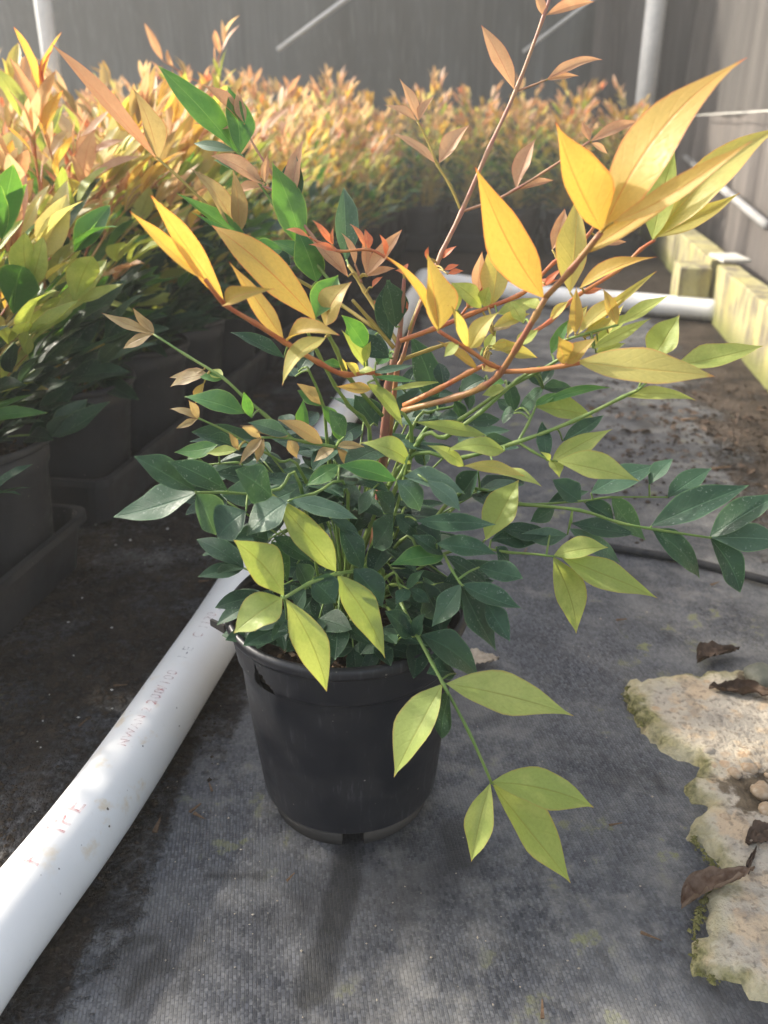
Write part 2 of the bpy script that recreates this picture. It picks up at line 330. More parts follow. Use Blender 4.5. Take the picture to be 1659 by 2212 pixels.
def cloth_mat(name, c1, c2, transp, transl=.3):
    b = NB(name); co = b.coord('Object'); n1 = b.noise(b.mapping(co, (1, 1, .05)), 9, 4, .6); n2 = b.noise(co, 1.3, 3); n3 = b.noise(b.mapping(co, (1, 1, .02)), 60, 2)
    c = b.mix(b.ramp(n1, .3, .7), c1, c2); c = b.mix(b.math('MULTIPLY', b.ramp(n2, .4, .65), .4), c, c2); c = b.mix(b.math('MULTIPLY', b.ramp(n3, .5, .75), .55), c, tuple(x * 1.8 for x in c2))
    p = b.pbr(c, .7, .35, b.bump(n3, .004, .5), out=False); tl = b.node('ShaderNodeBsdfTranslucent'); b.lk(c, tl.inputs[0])
    m1 = b.node('ShaderNodeMixShader'); m1.inputs[0].default_value = transl; b.lk(p, m1.inputs[1]); b.lk(tl.outputs[0], m1.inputs[2])
    tp = b.node('ShaderNodeBsdfTransparent'); m2 = b.node('ShaderNodeMixShader'); b.val(m2, 0, b.ramp(n1, .3, .7, transp * .7, transp * 1.3)); b.lk(m1.outputs[0], m2.inputs[1]); b.lk(tp.outputs[0], m2.inputs[2]); b.out(m2.outputs[0]); return b.m
M_CLOTH = cloth_mat('black_shade_cloth', (.056, .061, .058), (.088, .093, .088), .0, .05)
M_CLOTH2 = cloth_mat('brown_shade_cloth', (.052, .047, .044), (.095, .086, .078), .0, .05)
M_CLOTH3 = cloth_mat('beige_skirt_cloth', (.115, .102, .096), (.16, .14, .125), .0, .05)
M_SEAM = flat_mat('white_seam_tape', (.60, .58, .52), (.72, .70, .64), 90, .8)
M_HEDGE = leaf_mat('hedge_leaf', (.035, .075, .025), (.07, .13, .035), (.08, .14, .04), (.07, .12, .04), (1.4, 1.5, .6), .3, .5)
M_FLOWER = flat_mat('magenta_flower', (.42, .05, .38), (.55, .10, .50), 80, .7)

# ------------------------------------------------------------------ ground
V, Fc = [(-60, -30, -.03), (60, -30, -.03), (60, 90, -.03), (-60, 90, -.03)], [(0, 1, 2, 3)]
tag(mesh_obj('ground', V, Fc, M_EARTH, origin=(0, 0, 0), smooth=False), kind='structure')
PIPE_PX = [(-120, 2190), (0, 2022), (215, 1742), (392, 1478), (505, 1300), (615, 1105), (711, 938), (760, 862), (838, 735), (898, 640), (921, 604)]
PR = .0262
pipe_pts = [gnd(x, y, PR + .003) for x, y in PIPE_PX]
def seg_dist(p, a, b):
    ab = b - a; t = max(0, min(1, (p - a).dot(ab) / ab.length_squared)); c = a + ab * t; return (p - c).length, (ab.x * (p.y - a.y) - ab.y * (p.x - a.x))
def soil_fn(x, y):
    p = Vector((x, y)); best = (9, 0)
    for a, b in zip(pipe_pts[:-1], pipe_pts[1:]):
        d = seg_dist(p, a.xy, b.xy)
        if d[0] < best[0]: best = d
    s = x * AX.x + y * AX.y; q = x * RX.x + y * RX.y
    left = best[1] > 0
    v = .12
    if left: v = .62
    else: v = max(v, .78 - best[0] * 9.0)
    if q > .2 and s > .95: v = max(v, min(.8, (q - .2) * 5) * min(1, (s - .95) * 6))
    if q > .28 and .95 < s: v = max(v, .6)
    if s > 2.62: v = max(v, min(.85, (s - 2.62) * 6))
    mud = 1.0 if (q > .15 and .9 < s < 2.3) else 0.0
    return v, mud
STAIN = [([(762, 1800), (748, 1890), (728, 1975), (700, 2060), (668, 2150)], .013, .9), ([(170, 2140), (225, 2075), (285, 2035), (335, 2030), (340, 2065), (300, 2110), (262, 2170)], .006, .8),
         ([(330, 2110), (395, 2070), (450, 2010)], .006, .7), ([(440, 1885), (505, 1888), (565, 1902)], .007, .8), ([(980, 1800), (1010, 1830), (1000, 1850)], .016, .9), ([(1395, 1660), (1440, 1710)], .008, .7), ([(470, 2040), (420, 2090), (380, 2170)], .006, .6)]
STAIN = [([gnd(*q).xy for q in pts], w_, k_) for pts, w_, k_ in STAIN]
def stain_fn(x, y):
    if not (.2 < y < .6 and -.5 < x < .3): return 0.0
    p_ = Vector((x, y)); r_ = 0.0
    for pts, w_, k_ in STAIN:
        d = min(seg_dist(p_, a, b)[0] for a, b in zip(pts[:-1], pts[1:])); r_ = max(r_, k_ * max(0, min(1, 1.4 - d / w_)))
    return r_
gx = np.arange(-1.6, 1.75, .0105); gy = np.arange(.08, 5.2, .0105); gv = []; soil = []; mud = []; stain = []
coarse = {}
for j, y in enumerate(gy):
    for i, x in enumerate(gx):
        z = .0035 * mnoise.noise((x * 6, y * 6, 0)) + .0016 * mnoise.noise((x * 22, y * 22, 3))
        gv.append((x, y, z))
        k = (i // 3, j // 3); stain.append(stain_fn(x, y))
        if k not in coarse: coarse[k] = soil_fn(x, y)
        soil.append(coarse[k][0]); mud.append(coarse[k][1])
nx = len(gx); gf = [(j * nx + i, j * nx + i + 1, (j + 1) * nx + i + 1, (j + 1) * nx + i) for j in range(len(gy) - 1) for i in range(nx - 1)]
g = mesh_obj('weed_fabric', gv, gf, M_GROUND, origin=(0, 0, 0)); tag(g, kind='structure')
for nm, dat in (('soil', soil), ('mud', mud), ('stain', stain)):
    a = g.data.attributes.new(nm, 'FLOAT', 'POINT'); a.data.foreach_set('value', np.array(dat, dtype=np.float32))

# broken concrete: outline traced on the ground, its height falls under the fabric at the rim
CP = lambda x, y: gnd(1084.3 + .3873 * x, 1355.4 + .3873 * y)
outl = [CP(*p) for p in [(700, 325), (900, 300), (1100, 268), (1300, 262), (1500, 240)]] + [Vector((.62, .80, 0)), Vector((.66, .45, 0)), Vector((.60, .22, 0))] + \
       [CP(*p) for p in [(1484, 2080), (1350, 2045), (1200, 1990), (1085, 1900), (1068, 1700), (1105, 1560), (1165, 1430), (1190, 1345), (1130, 1275), (1062, 1180), (1062, 1045), (1128, 992), (1045, 960), (1040, 895), (1078, 835), (1045, 752), (885, 668), (785, 545), (692, 425)]]
poly = [(p.x, p.y) for p in outl]
def poly_sd(x, y):
    d = 9; ins = False; n = len(poly)
    for i in range(n):
        x1, y1 = poly[i]; x2, y2 = poly[(i + 1) % n]
        dx, dy = x2 - x1, y2 - y1; t = max(0, min(1, ((x - x1) * dx + (y - y1) * dy) / (dx * dx + dy * dy + 1e-12)))
        d = min(d, math.hypot(x - x1 - t * dx, y - y1 - t * dy))
        if (y1 > y) != (y2 > y) and x < (x2 - x1) * (y - y1) / (y2 - y1) + x1: ins = not ins
    return d if ins else -d
hol_c = CP(1440, 950); hol2 = CP(1430, 330)
xs = np.arange(min(p[0] for p in poly) - .02, .52, .0055); ys = np.arange(.25, max(p[1] for p in poly) + .02, .0055)
cv = []; ce = []; chh = []; idx = {}
for j, y in enumerate(ys):
    for i, x in enumerate(xs):
        sd = poly_sd(x, y) + .009 * mnoise.noise((x * 45, y * 45, 1)) + .006 * mnoise.noise((x * 120, y * 120, 5))
        if sd < -.012: continue
        t = max(0, min(1, (sd + .006) / .012)); t = t * t * (3 - 2 * t)
        dh = math.hypot((x - hol_c.x) / 1.1, (y - hol_c.y) / .75) + .020 * mnoise.noise((x * 40, y * 40, 9)) + .012 * mnoise.noise((x * 110, y * 110, 9)); hol = max(0, 1 - dh / .055); dh2 = math.hypot((x - hol2.x), (y - hol2.y) / .8); hol = max(hol, max(0, 1 - dh2 / .04))
        z = -.006 + .0135 * t + (.0022 * mnoise.noise((x * 26, y * 26, 2)) + .0016 * mnoise.noise((x * 80, y * 80, 2)) + .0010 * mnoise.noise((x * 190, y * 190, 2))) * t - .005 * hol * t
        idx[(i, j)] = len(cv); cv.append((x, y, z)); ce.append(1 - max(0, min(1, sd / .03))); chh.append(min(1, hol * 1.2))
cf = [(idx[(i, j)], idx[(i + 1, j)], idx[(i + 1, j + 1)], idx[(i, j + 1)]) for (i, j) in idx if (i + 1, j) in idx and (i + 1, j + 1) in idx and (i, j + 1) in idx]
cg = mesh_obj('broken_concrete_pavement', cv, cf, M_CONC); tag(cg, kind='structure')
for nm, dat in (('edge', ce), ('hollow', chh)):
    a = cg.data.attributes.new(nm, 'FLOAT', 'POINT'); a.data.foreach_set('value', np.array(dat, dtype=np.float32))
def rock(name, c, r, mat, label=None, group=None, flat=.6, seed=0, cat='pebble', sub=2):
    bm = bmesh.new(); bmesh.ops.create_icosphere(bm, subdivisions=sub, radius=1)
    sx, sy = random.uniform(.75, 1.3), random.uniform(.75, 1.2); a = random.uniform(0, 3.1)
    V = []
    for v in bm.verts:
        k = 1 + .25 * mnoise.noise(v.co * 1.3 + Vector((seed * 3.1, seed, 0))); p = Vector((v.co.x * sx, v.co.y * sy, v.co.z * flat)) * r * k
        V.append((c[0] + p.x * math.cos(a) - p.y * math.sin(a), c[1] + p.x * math.sin(a) + p.y * math.cos(a), c[2] + p.z + r * flat * .55))
    bm.verts.index_update(); Fc = [tuple(v.index for v in f.verts) for f in bm.faces]; bm.free()
    o = mesh_obj(name, V, Fc, mat, origin=c)
    if label: tag(o, label, cat, group)
    return o
for k in range(48):
    a = random.uniform(0, 6.28); d = .075 * math.sqrt(random.random()); c = hol_c + Vector((d * math.cos(a) * 1.0, d * math.sin(a) * .8, .004))
    if poly_sd(c.x, c.y) < .012 or (c.xy - CP(1480, 1245).xy).length < .024: continue
    rock('pebble', c, random.uniform(.002, .0075), random.choice([M_PEB, M_PEB, M_PEB2]), 'small tan pebble in the soil hollow of the broken concrete', 'pebbles in the concrete hollow', .7, k)
rock('grey_stone', CP(1430, 325) + Vector((0, 0, .004)), .018, flat_mat('grey_stone', (.13, .13, .10), (.20, .195, .15), 90, .9, .2, .003), 'grey green stone lying on the broken concrete', None, .6, 40, 'stone', 3)

# ------------------------------------------------------------------ pipes
def pipe(name, pts, r, label, n=28, group=None, mat=None, sub=5):
    v, f = tube_geo(smooth_path(pts, sub), r, n); o = mesh_obj(name, v, f, mat or M_PVC, origin=tuple(pts[0])); return tag(o, label, 'pipe', group)
pvc = pipe('white_pipe', pipe_pts, PR, 'long white plastic pipe with faded red print lying diagonally past the pot')
jn = pipe_pts[-1]
h_pts = [jn + Vector((.0, .0, 0)), gnd(1180, 640, PR + .003), gnd(1380, 656, PR + .003), gnd(1556, 672, PR + .003)]
h_pts[0] = jn + (h_pts[1] - jn).normalized() * .034
hp = pipe('white_pipe', h_pts, .0285, 'short white plastic pipe running across the aisle to the yellow timber')
el = mesh_obj('pipe_elbow', *tube_geo(smooth_path([jn - (pipe_pts[-1] - pipe_pts[-2]).normalized() * .045, jn, jn + (h_pts[1] - jn).normalized() * .07], 5), .0335, 24), M_PVC, parent=pvc, origin=tuple(jn))
# faded printing wrapped round the pipe
def ink(name, c):
    b = NB(name); n = b.noise(b.coord('Object'), 160, 3, .6); p = b.pbr(c, .6, .3, out=False); tp = b.node('ShaderNodeBsdfTransparent'); ms = b.node('ShaderNodeMixShader')
    b.val(ms, 0, b.ramp(n, .38, .70, .07, .62)); b.lk(tp.outputs[0], ms.inputs[1]); b.lk(p, ms.inputs[2]); b.out(ms.outputs[0]); return b.m
M_INK = ink('faded_red_ink', (.62, .16, .17)); M_INK2 = ink('faded_grey_ink', (.28, .24, .28))
fine_pipe = smooth_path(pipe_pts, 12); plen = [0]
for a, b_ in zip(fine_pipe[:-1], fine_pipe[1:]): plen.append(plen[-1] + (b_ - a).length)
def pipe_at(s):
    for i in range(len(plen) - 1):
        if plen[i + 1] >= s: return fine_pipe[i].lerp(fine_pipe[i + 1], (s - plen[i]) / (plen[i + 1] - plen[i])), (fine_pipe[i + 1] - fine_pipe[i]).normalized()
def pipe_s(px, py):
    best = min(range(len(fine_pipe)), key=lambda i: (Vector(proj(fine_pipe[i])) - Vector((px, py))).length); return plen[best]
def proj(p):
    d = Vector(p) - CAM; f = d.y * cp - d.z * sp; u = d.y * sp + d.z * cp
    return (CX + FPX * d.x / f, CY - FPX * u / f)
def pipe_text(body, px, py, size, mat, ang0):
    cu = bpy.data.curves.new('t', 'FONT'); cu.body = body; cu.size = size; cu.resolution_u = 3; cu.space_character = 1.15
    to = bpy.data.objects.new('t', cu); col.objects.link(to); dg = bpy.context.evaluated_depsgraph_get(); me = to.evaluated_get(dg).to_mesh()
    bm = bmesh.new(); bm.from_mesh(me); bmesh.ops.triangulate(bm, faces=bm.faces[:]); bmesh.ops.subdivide_edges(bm, edges=bm.edges[:], cuts=2, use_grid_fill=True)
    s0 = pipe_s(px, py); V = []
    for v in bm.verts:
        c, t = pipe_at(s0 + v.co.x); side = t.cross(Vector((0, 0, 1))).normalized(); up = side.cross(t).normalized()
        a = ang0 - v.co.y / PR; V.append(tuple(c + (side * math.sin(a) + up * math.cos(a)) * (PR + .00035)))
    bm.verts.index_update(); Fc = [tuple(v.index for v in f.verts) for f in bm.faces]; bm.free()
    to.to_mesh_clear() if False else None
    bpy.data.objects.remove(to, do_unlink=True); bpy.data.curves.remove(cu)
    mesh_obj('printed_text', V, Fc, mat, parent=pvc, smooth=False)
pipe_text('P', 60, 1945, .020, M_INK, .30)
pipe_text('IPE', 118, 1850, .020, M_INK, .30)
pipe_text('NWAN 2 2-IN', 246, 1670, .0105, M_INK, .22)
pipe_text('200/100', 312, 1580, .0125, M_INK, .25)
pipe_text('1-E', 386, 1475, .013, M_INK2, .25)
pipe_text('C 1120', 408, 1425, .013, M_INK, .25)

# ------------------------------------------------------------------ pots
def pot_geo(c, Rr=.085, Hh=.167, n=56):
    """returns wall, rim and base geometry for a nursery pot standing on c"""
    k = Rr / .085; kz = Hh / .167
    wall = [(.0, .014), (.060, .014), (.0655, .017), (.0665, .024), (.0772, .134), (.0793, .137), (.0820, .160), (.0795, .160), (.0752, .134), (.060, .020), (0, .020)]
    rim = [(.0812, .1585), (.0842, .1590), (.0852, .1615), (.0848, .1655), (.0830, .1675), (.0805, .1668), (.0798, .1630), (.0805, .1590)]
    base = [(.0560, .0), (.0595, .0), (.0618, .0165), (.0560, .0165), (.0560, .0)]
    sc_ = lambda p: [(r * k, z * kz) for r, z in p]
    return sc_(wall), sc_(rim), sc_(base)
POTC = Vector((-.026, .523, 0))
wall, rim, base = pot_geo(POTC)
pot = thing('nursery_pot', POTC, 'scuffed black plastic pot with torn rim standing alone on the fabric', 'plant pot')
def finer(p, m=4):
    out = []
    for a, b_ in zip(p[:-1], p[1:]):
        for i in range(m): out.append((a[0] + (b_[0] - a[0]) * i / m, a[1] + (b_[1] - a[1]) * i / m))
    return out + [p[-1]]
wf = finer(wall, 9); nW = 240
hole_th = math.atan2(-.70, -.62)
def hole(i, k):
    r, z = wf[i]; a = (k + .5) / nW * 2 * math.pi; da = (a - hole_th % (2 * math.pi))
    zz = z
    return r > .07 and .124 < zz < .152 and abs(da + (zz - .138) * 6) < .012 + .11 * max(0, 1 - abs(zz - .136) / .014) + .02 * mnoise.noise((a * 20, zz * 300, 0))
v, f = lathe_geo(wf, POTC, nW, hole)
v = [(x, y, z) if z < .1 else (x + .0016 * mnoise.noise((x * 30, y * 30, z * 20)), y + .0016 * mnoise.noise((x * 30 + 9, y * 30, z * 20)), z) for x, y, z in v]
mesh_obj('wall', v, f, M_POT, parent=pot, origin=POTC)
rim_gap = math.atan2(-.12, -.99) % (2 * math.pi)
v, f = lathe_geo(rim, POTC, 90, None, rim_gap + .07, rim_gap - .05 + 2 * math.pi)
v = [(x, y, z + .0012 * mnoise.noise((x * 25, y * 25, 0))) for x, y, z in v]
mesh_obj('rim', v, f, M_POT, parent=pot, origin=POTC)
st = []
for i in range(9):
    t = i / 8; p = POTC + Vector((math.cos(rim_gap + .13 - t * .05) * .086, math.sin(rim_gap + .13) * .086, .158)) + Vector((-.009, .004, .003)) * t ; st.append(p)
sv, sf = [], []
for i, p in enumerate(st):
    h_ = .0042 * (1 - .3 * (i / 8)); sv += [p + Vector((0, 0, -h_)), p + Vector((0, 0, h_ * .6)), p + Vector((.0012, .0016, h_ * .6)), p + Vector((.0012, .0016, -h_))]
for i in range(8):
    for k in range(4): sf.append((i * 4 + k, i * 4 + (k + 1) % 4, i * 4 + 4 + (k + 1) % 4, i * 4 + 4 + k))
sf += [(0, 1, 2, 3), (35, 34, 33, 32)]
mesh_obj('torn_rim_strip', [tuple(p) for p in sv], sf, M_BASE, parent=pot, smooth=False)
notch = [math.atan2(-1, .05) % 6.283, math.atan2(-.2, 1) % 6.283, math.atan2(-.35, -1) % 6.283, 1.2, 2.4]
def bskip(i, k): return any(abs((k + .5) / 96 * 6.2832 - a) < .13 for a in notch)
v, f = lathe_geo(base, POTC, 96, bskip); mesh_obj('base_ring', v, f, M_BASE, parent=pot, origin=POTC)
def soil_disc(c, r, z, n=28, rings=7, amp=.004):
    V = [(c[0], c[1], c[2] + z)]; Fc = []
    for i in range(1, rings + 1):
        for k in range(n):
            a = 2 * math.pi * k / n; rr = r * i / rings; x, y = c[0] + rr * math.cos(a), c[1] + rr * math.sin(a); V.append((x, y, c[2] + z + amp * mnoise.noise((x * 70, y * 70, 4))))
    for k in range(n): Fc.append((0, 1 + k, 1 + (k + 1) % n))
    for i in range(rings - 1):
        for k in range(n): a = 1 + i * n; Fc.append((a + k, a + n + k, a + n + (k + 1) % n, a + (k + 1) % n))
    return V, Fc
def chips_geo(c, r, z, cnt, lo=.004, hi=.012):
    parts = []
    for _ in range(cnt):
        a = random.uniform(0, 6.283); d = r * math.sqrt(random.random()); p = Vector((c[0] + d * math.cos(a), c[1] + d * math.sin(a), c[2] + z + random.uniform(.0, .004)))
        L = random.uniform(lo, hi); q = Matrix.Rotation(random.uniform(0, 6.28), 3, 'Z') @ Matrix.Rotation(random.uniform(-.6, .6), 3, 'Y') @ Matrix.Rotation(random.uniform(-1, 1), 3, 'X')
        parts.append(box_geo(p, q @ Vector((L * .5, 0, 0)), q @ Vector((0, L * random.uniform(.12, .3), 0)), q @ Vector((0, 0, L * random.uniform(.05, .12)))))
    return merge(parts)
mesh_obj('potting_soil', *soil_disc(POTC, .0755, .137), M_BARK, parent=pot)
tag(mesh_obj('bark_mulch', *chips_geo(POTC, .070, .139, 330), M_BARK, parent=pot, smooth=False), kind='stuff')

# ------------------------------------------------------------------ leaves
def leaf_geo(base_, tip, n, W, fold=.25, curl=.06, bend=0.0, wave=.06, a=.95, b_=1.08, nv=14, nu=7, ph=0.0, tw=0.0, asym=0.0, hook=0.0):
    base_ = np.array(base_); tip = np.array(tip); ax = tip - base_; L = np.linalg.norm(ax); ax = ax / L
    n = np.array(n); n = n - ax * n.dot(ax); n /= np.linalg.norm(n); s = np.cross(ax, n)
    pk = a / (a + b_); nm = pk ** a * (1 - pk) ** b_
    v = np.linspace(0, 1, nv) ** .95; u = np.linspace(-1, 1, nu); vv, uu = np.meshgrid(v, u, indexing='ij')
    hw = W / 2 * (vv ** a * (1 - vv) ** b_) / nm * (1 + asym * np.sign(uu)) * (1 + .07 * np.sin(vv * 7.3 + ph * 2 + np.sign(uu)) + .03 * np.sin(vv * 17 + ph * 3 - np.sign(uu))) + W * .012 * (1 - vv)
    th = tw * (vv - .3)
    sd = s[None, None] * np.cos(th)[..., None] + n[None, None] * np.sin(th)[..., None]; nd = n[None, None] * np.cos(th)[..., None] - s[None, None] * np.sin(th)[..., None]
    off = fold * np.abs(uu) ** 1.3 * hw + wave * hw * np.abs(uu) * np.sin(vv * 10 + ph + np.sign(uu) * 1.3)
    P = base_ + ax * (vv * L)[..., None] + sd * (uu * hw)[..., None] + nd * off[..., None] + n * (curl * L * 4 * vv * (1 - vv))[..., None] + s * (bend * L * 4 * vv * (1 - vv))[..., None] - n * (hook * L * vv ** 4)[..., None] + s * (hook * .5 * L * np.sin(ph) * vv ** 4)[..., None]
    uv = np.stack([(uu + 1) / 2, vv], -1).reshape(-1, 2)
    F_ = [(i * nu + j, i * nu + j + 1, (i + 1) * nu + j + 1, (i + 1) * nu + j) for i in range(nv - 1) for j in range(nu - 1)]
    return P.reshape(-1, 3), F_, uv

# ------------------------------------------------------------------ the plant in the pot: crops of the photograph turned into positions with depth
CROP = {'1': (0, 0, .5), '2': (829.5, 0, .5), 'L': (237.2, 338.9, .3676), 'M': (779.4, 338.9, .4085), 'R': (1118.2, 406.6, .326), 'N': (237.2, 813.2, .3676),
        'Q': (779.4, 813.2, .5302), 'S': (474.4, 1219.9, .4902), 'X': (677.7, 914.9, .286), 'W': (643.8, 576.0, .286), '3': (0, 474.4, .3676), 'D': (0, 0, 1)}
def cpx(c, x, y): o = CROP[c]; return (o[0] + o[2] * x, o[1] + o[2] * y)
plant = thing('nandina_plant', POTC + Vector((0, 0, .139)), 'sacred bamboo plant with yellow orange upper leaves growing in the scuffed lone pot', 'plant')
RACH = []   # (object, [(px, py, Y)])
def stem(c, kind, r0, r1, pts, part='frond_stalk', root=False):
    P2 = [(*cpx(c, x, y), Y) for x, y, Y in pts]
    P3 = [at(*p) for p in P2]
    if root: P3 = [POTC + Vector((random.uniform(-.018, .018), random.uniform(-.014, .014), .137))] + P3
    path = smooth_path(P3, 4); n = len(path)
    rad = [(.70 if root else .84) * (r0 + (r1 - r0) * i / (n - 1)) * (1.28 if (i % 4 == 0 and 0 < i < n - 1) else 1.0) for i in range(n)]
    o = mesh_obj(part, *tube_geo(path, rad, 8), SM[kind], parent=plant, origin=tuple(path[0]))
    fine = []
    for p in smooth_path(P3, 8): x, y = proj(p); fine.append((x, y, p.y, p))
    RACH.append((o, fine)); return o
# main stems
stem('W', 't', .0038, .0015, [(655, 1250, .523), (680, 900, .523), (722, 720, .523), (762, 570, .523), (790, 250, .524), (802, 90, .525)], 'stem', True)
stem('W', 'n', .0028, .0013, [(690, 1240, .53), (745, 800, .53), (790, 690, .53), (850, 480, .535), (945, 230, .54)], 'stem', True)
stem('W', 'l', .0018, .0012, [(845, 480, .535), (940, 215, .542)])
stem('W', 'v', .0020, .0013, [(550, 1400, .52), (380, 1050, .51), (280, 900, .505), (150, 650, .50), (60, 470, .495)], root=True)
stem('W', 'v', .0017, .0011, [(230, 1420, .52), (190, 1050, .515), (70, 760, .51)], root=True)
stem('W', 'v', .0020, .0012, [(860, 1380, .50), (680, 1030, .49), (570, 820, .485)], root=True)
stem('W', 'v', .0017, .0010, [(830, 1290, .53), (1010, 1100, .535), (1200, 1040, .54), (1320, 850, .545)], root=True)
stem('W', 'v', .0021, .0013, [(870, 1370, .50), (1200, 1170, .49), (1540, 940, .48), (1800, 800, .475), (1990, 690, .47)], root=True)
stem('W', 'v', .0022, .0013, [(860, 1400, .495), (1110, 1290, .485), (1390, 1090, .48), (1659, 855, .475), (1830, 760, .47)], root=True)
stem('W', 'l', .0018, .0013, [(750, 575, .523), (620, 370, .54), (500, 180, .55), (430, 60, .555), (380, -10, .56)])
stem('W', 'l', .0017, .0012, [(725, 615, .525), (560, 420, .53), (410, 250, .53)])
stem('W', 'r', .0019, .0014, [(770, 562, .52), (1050, 460, .52), (1300, 360, .52), (1659, 220, .515), (1780, 130, .51)])
stem('W', 'l', .0017, .0012, [(790, 700, .53), (1000, 625, .54), (1150, 575, .545)])
stem('W', 'r', .0021, .0015, [(800, 1050, .515), (1050, 930, .50), (1290, 800, .485), (1410, 745, .48)])
stem('W', 'n', .0023, .0019, [(790, 1090, .51), (1200, 985, .49), (1400, 905, .475), (1520, 810, .465), (1659, 600, .455), (1800, 360, .447), (1875, 228, .445)])
stem('M', 'n', .0019, .0018, [(980, 740, .445), (1110, 600, .435), (1270, 400, .425)])
stem('M', 'r', .0017, .0013, [(740, 1135, .468), (900, 1130, .462), (1070, 1105, .455), (1160, 1090, .45)])
stem('M', 'r', .0016, .0012, [(745, 1120, .468), (680, 1095, .462), (570, 1020, .455), (410, 920, .45)])
stem('M', 'r', .0014, .0011, [(840, 970, .46), (1000, 870, .47), (1090, 780, .48), (1160, 725, .485), (1360, 600, .49), (1480, 490, .49), (1555, 440, .49)])
stem('M', 'r', .0013, .0010, [(900, 690, .51), (1020, 560, .515), (1180, 440, .52), (1300, 270, .525), (1370, 200, .53)])
stem('M', 'r', .0009, .0007, [(520, 850, .52), (620, 720, .525), (640, 690, .528)])
# tall frond
stem('2', 'm', .0018, .0010, [(210, 1190, .545), (250, 1090, .55), (335, 915, .555), (450, 650, .56), (570, 390, .57), (690, 70, .575), (725, -40, .578)])
stem('2', 'l', .0010, .0008, [(335, 915, .555), (285, 800, .56), (230, 710, .565), (190, 610, .57), (145, 525, .572)])
stem('2', 'm', .0011, .0008, [(335, 915, .555), (480, 865, .55), (565, 820, .545), (690, 745, .54), (890, 610, .535)])
stem('2', 'm', .0008, .0006, [(575, 392, .57), (640, 370, .567), (700, 345, .565)])
# left fronds
stem('L', 'r', .0020, .0013, [(1600, 1300, .51), (1530, 1262, .49), (1380, 1280, .475), (1230, 1210, .46), (1030, 1090, .45), (850, 975, .44), (675, 865, .432), (560, 720, .425)])
stem('L', 'v', .0016, .0012, [(1600, 1520, .51), (1400, 1290, .485), (1330, 1130, .475), (1250, 990, .47), (1215, 960, .468)])
stem('L', 'l', .0015, .0010, [(1560, 1010, .53), (1330, 850, .55), (1050, 690, .56), (835, 540, .57), (760, 450, .575), (560, 270, .58), (400, 115, .585), (270, 0, .59)])
stem('1', 'm', .0013, .0009, [(1460, 1150, .55), (1340, 1010, .56), (1300, 950, .565), (1250, 880, .57), (1190, 830, .575), (1135, 803, .578)])
stem('1', 'm', .0010, .0008, [(1250, 880, .57), (1170, 742, .58), (1110, 650, .585), (1055, 548, .59)])
stem('1', 'v', .0013, .0009, [(1400, 1180, .55), (1262, 1000, .565), (1180, 880, .575), (1100, 760, .58), (1040, 668, .585)])
stem('1', 'v', .0013, .0010, [(1440, 1230, .54), (1380, 1160, .55), (1330, 1090, .555), (1310, 1030, .558)])
stem('L', 'r', .0012, .0007, [(1700, 640, .525), (1620, 590, .525), (1520, 545, .525), (1350, 555, .525), (1250, 515, .525), (1170, 470, .526)])
stem('L', 'm', .0009, .0007, [(1480, 740, .545), (1460, 680, .545), (1440, 630, .545)])
# far-left small leaf frond
stem('3', 'v', .0014, .0009, [(1720, 1290, .50), (1560, 1150, .50), (1430, 1040, .505), (1310, 930, .51), (1100, 800, .52), (905, 675, .53)])
stem('N', 'v', .0014, .0008, [(1150, 610, .49), (1000, 500, .485), (900, 440, .48), (680, 320, .475), (520, 245, .47)], root=True)
stem('N', 'v', .0013, .0008, [(1330, 415, .475), (1150, 385, .47), (1030, 360, .465), (890, 360, .46)])
stem('N', 'v', .0010, .0007, [(780, 520, .50), (740, 505, .50), (560, 520, .505)])
stem('N', 'v', .0014, .0010, [(1120, 640, .46), (1000, 660, .45), (850, 690, .445), (690, 682, .44), (505, 682, .435)], root=True)
stem('N', 'v', .0014, .0010, [(1400, 690, .46), (1200, 690, .445), (1055, 730, .435)], root=True)
# right-hand
stem('Q', 'v', .0020, .0012, [(150, 380, .49), (400, 335, .475), (640, 267, .465), (870, 180, .46), (1065, 85, .455), (1130, 55, .452)], root=True)
stem('Q', 'v', .0011, .0008, [(640, 267, .465), (680, 195, .468), (712, 125, .47)])
stem('Q', 'v', .0011, .0008, [(640, 267, .465), (700, 305, .46), (775, 345, .455)])
stem('Q', 'v', .0018, .0010, [(370, 495, .51), (640, 520, .50), (890, 545, .49), (1050, 595, .485), (1180, 620, .48), (1420, 657, .475)], root=True)
stem('Q', 'v', .0015, .0008, [(420, 490, .53), (660, 520, .53), (895, 508, .53), (1020, 492, .53), (1250, 492, .53)], root=True)
stem('Q', 'v', .0014, .0010, [(330, 725, .49), (610, 718, .475), (785, 733, .465)], root=True)
# front droop
stem('S', 'v', .0017, .0012, [(760, 90, .48), (800, 170, .455), (870, 310, .43), (940, 440, .415), (985, 525, .405), (1100, 740, .395), (1198, 960, .388)], root=True)
stem('S', 'v', .0011, .0008, [(740, 190, .46), (800, 250, .44), (860, 320, .432)])
stem('S', 'v', .0017, .0013, [(720, 28, .47), (600, 30, .445), (510, 42, .43), (390, 85, .42), (285, 147, .41)], root=True)
stem('X', 'v', .0011, .0009, [(990, 1000, .44), (1040, 1100, .43), (1112, 1215, .42)])
stem('X', 'v', .0015, .0010, [(640, 900, .46), (800, 960, .45), (985, 995, .44)], root=True)
stem('X', 'v', .0012, .0009, [(560, 1150, .44), (640, 1210, .44), (710, 1248, .435)], root=True)
stem('X', 'v', .0013, .0010, [(700, 350, .455), (660, 380, .445), (628, 425, .44)], root=True)
stem('X', 'v', .0012, .0010, [(640, 800, .47), (610, 690, .455)], root=True)

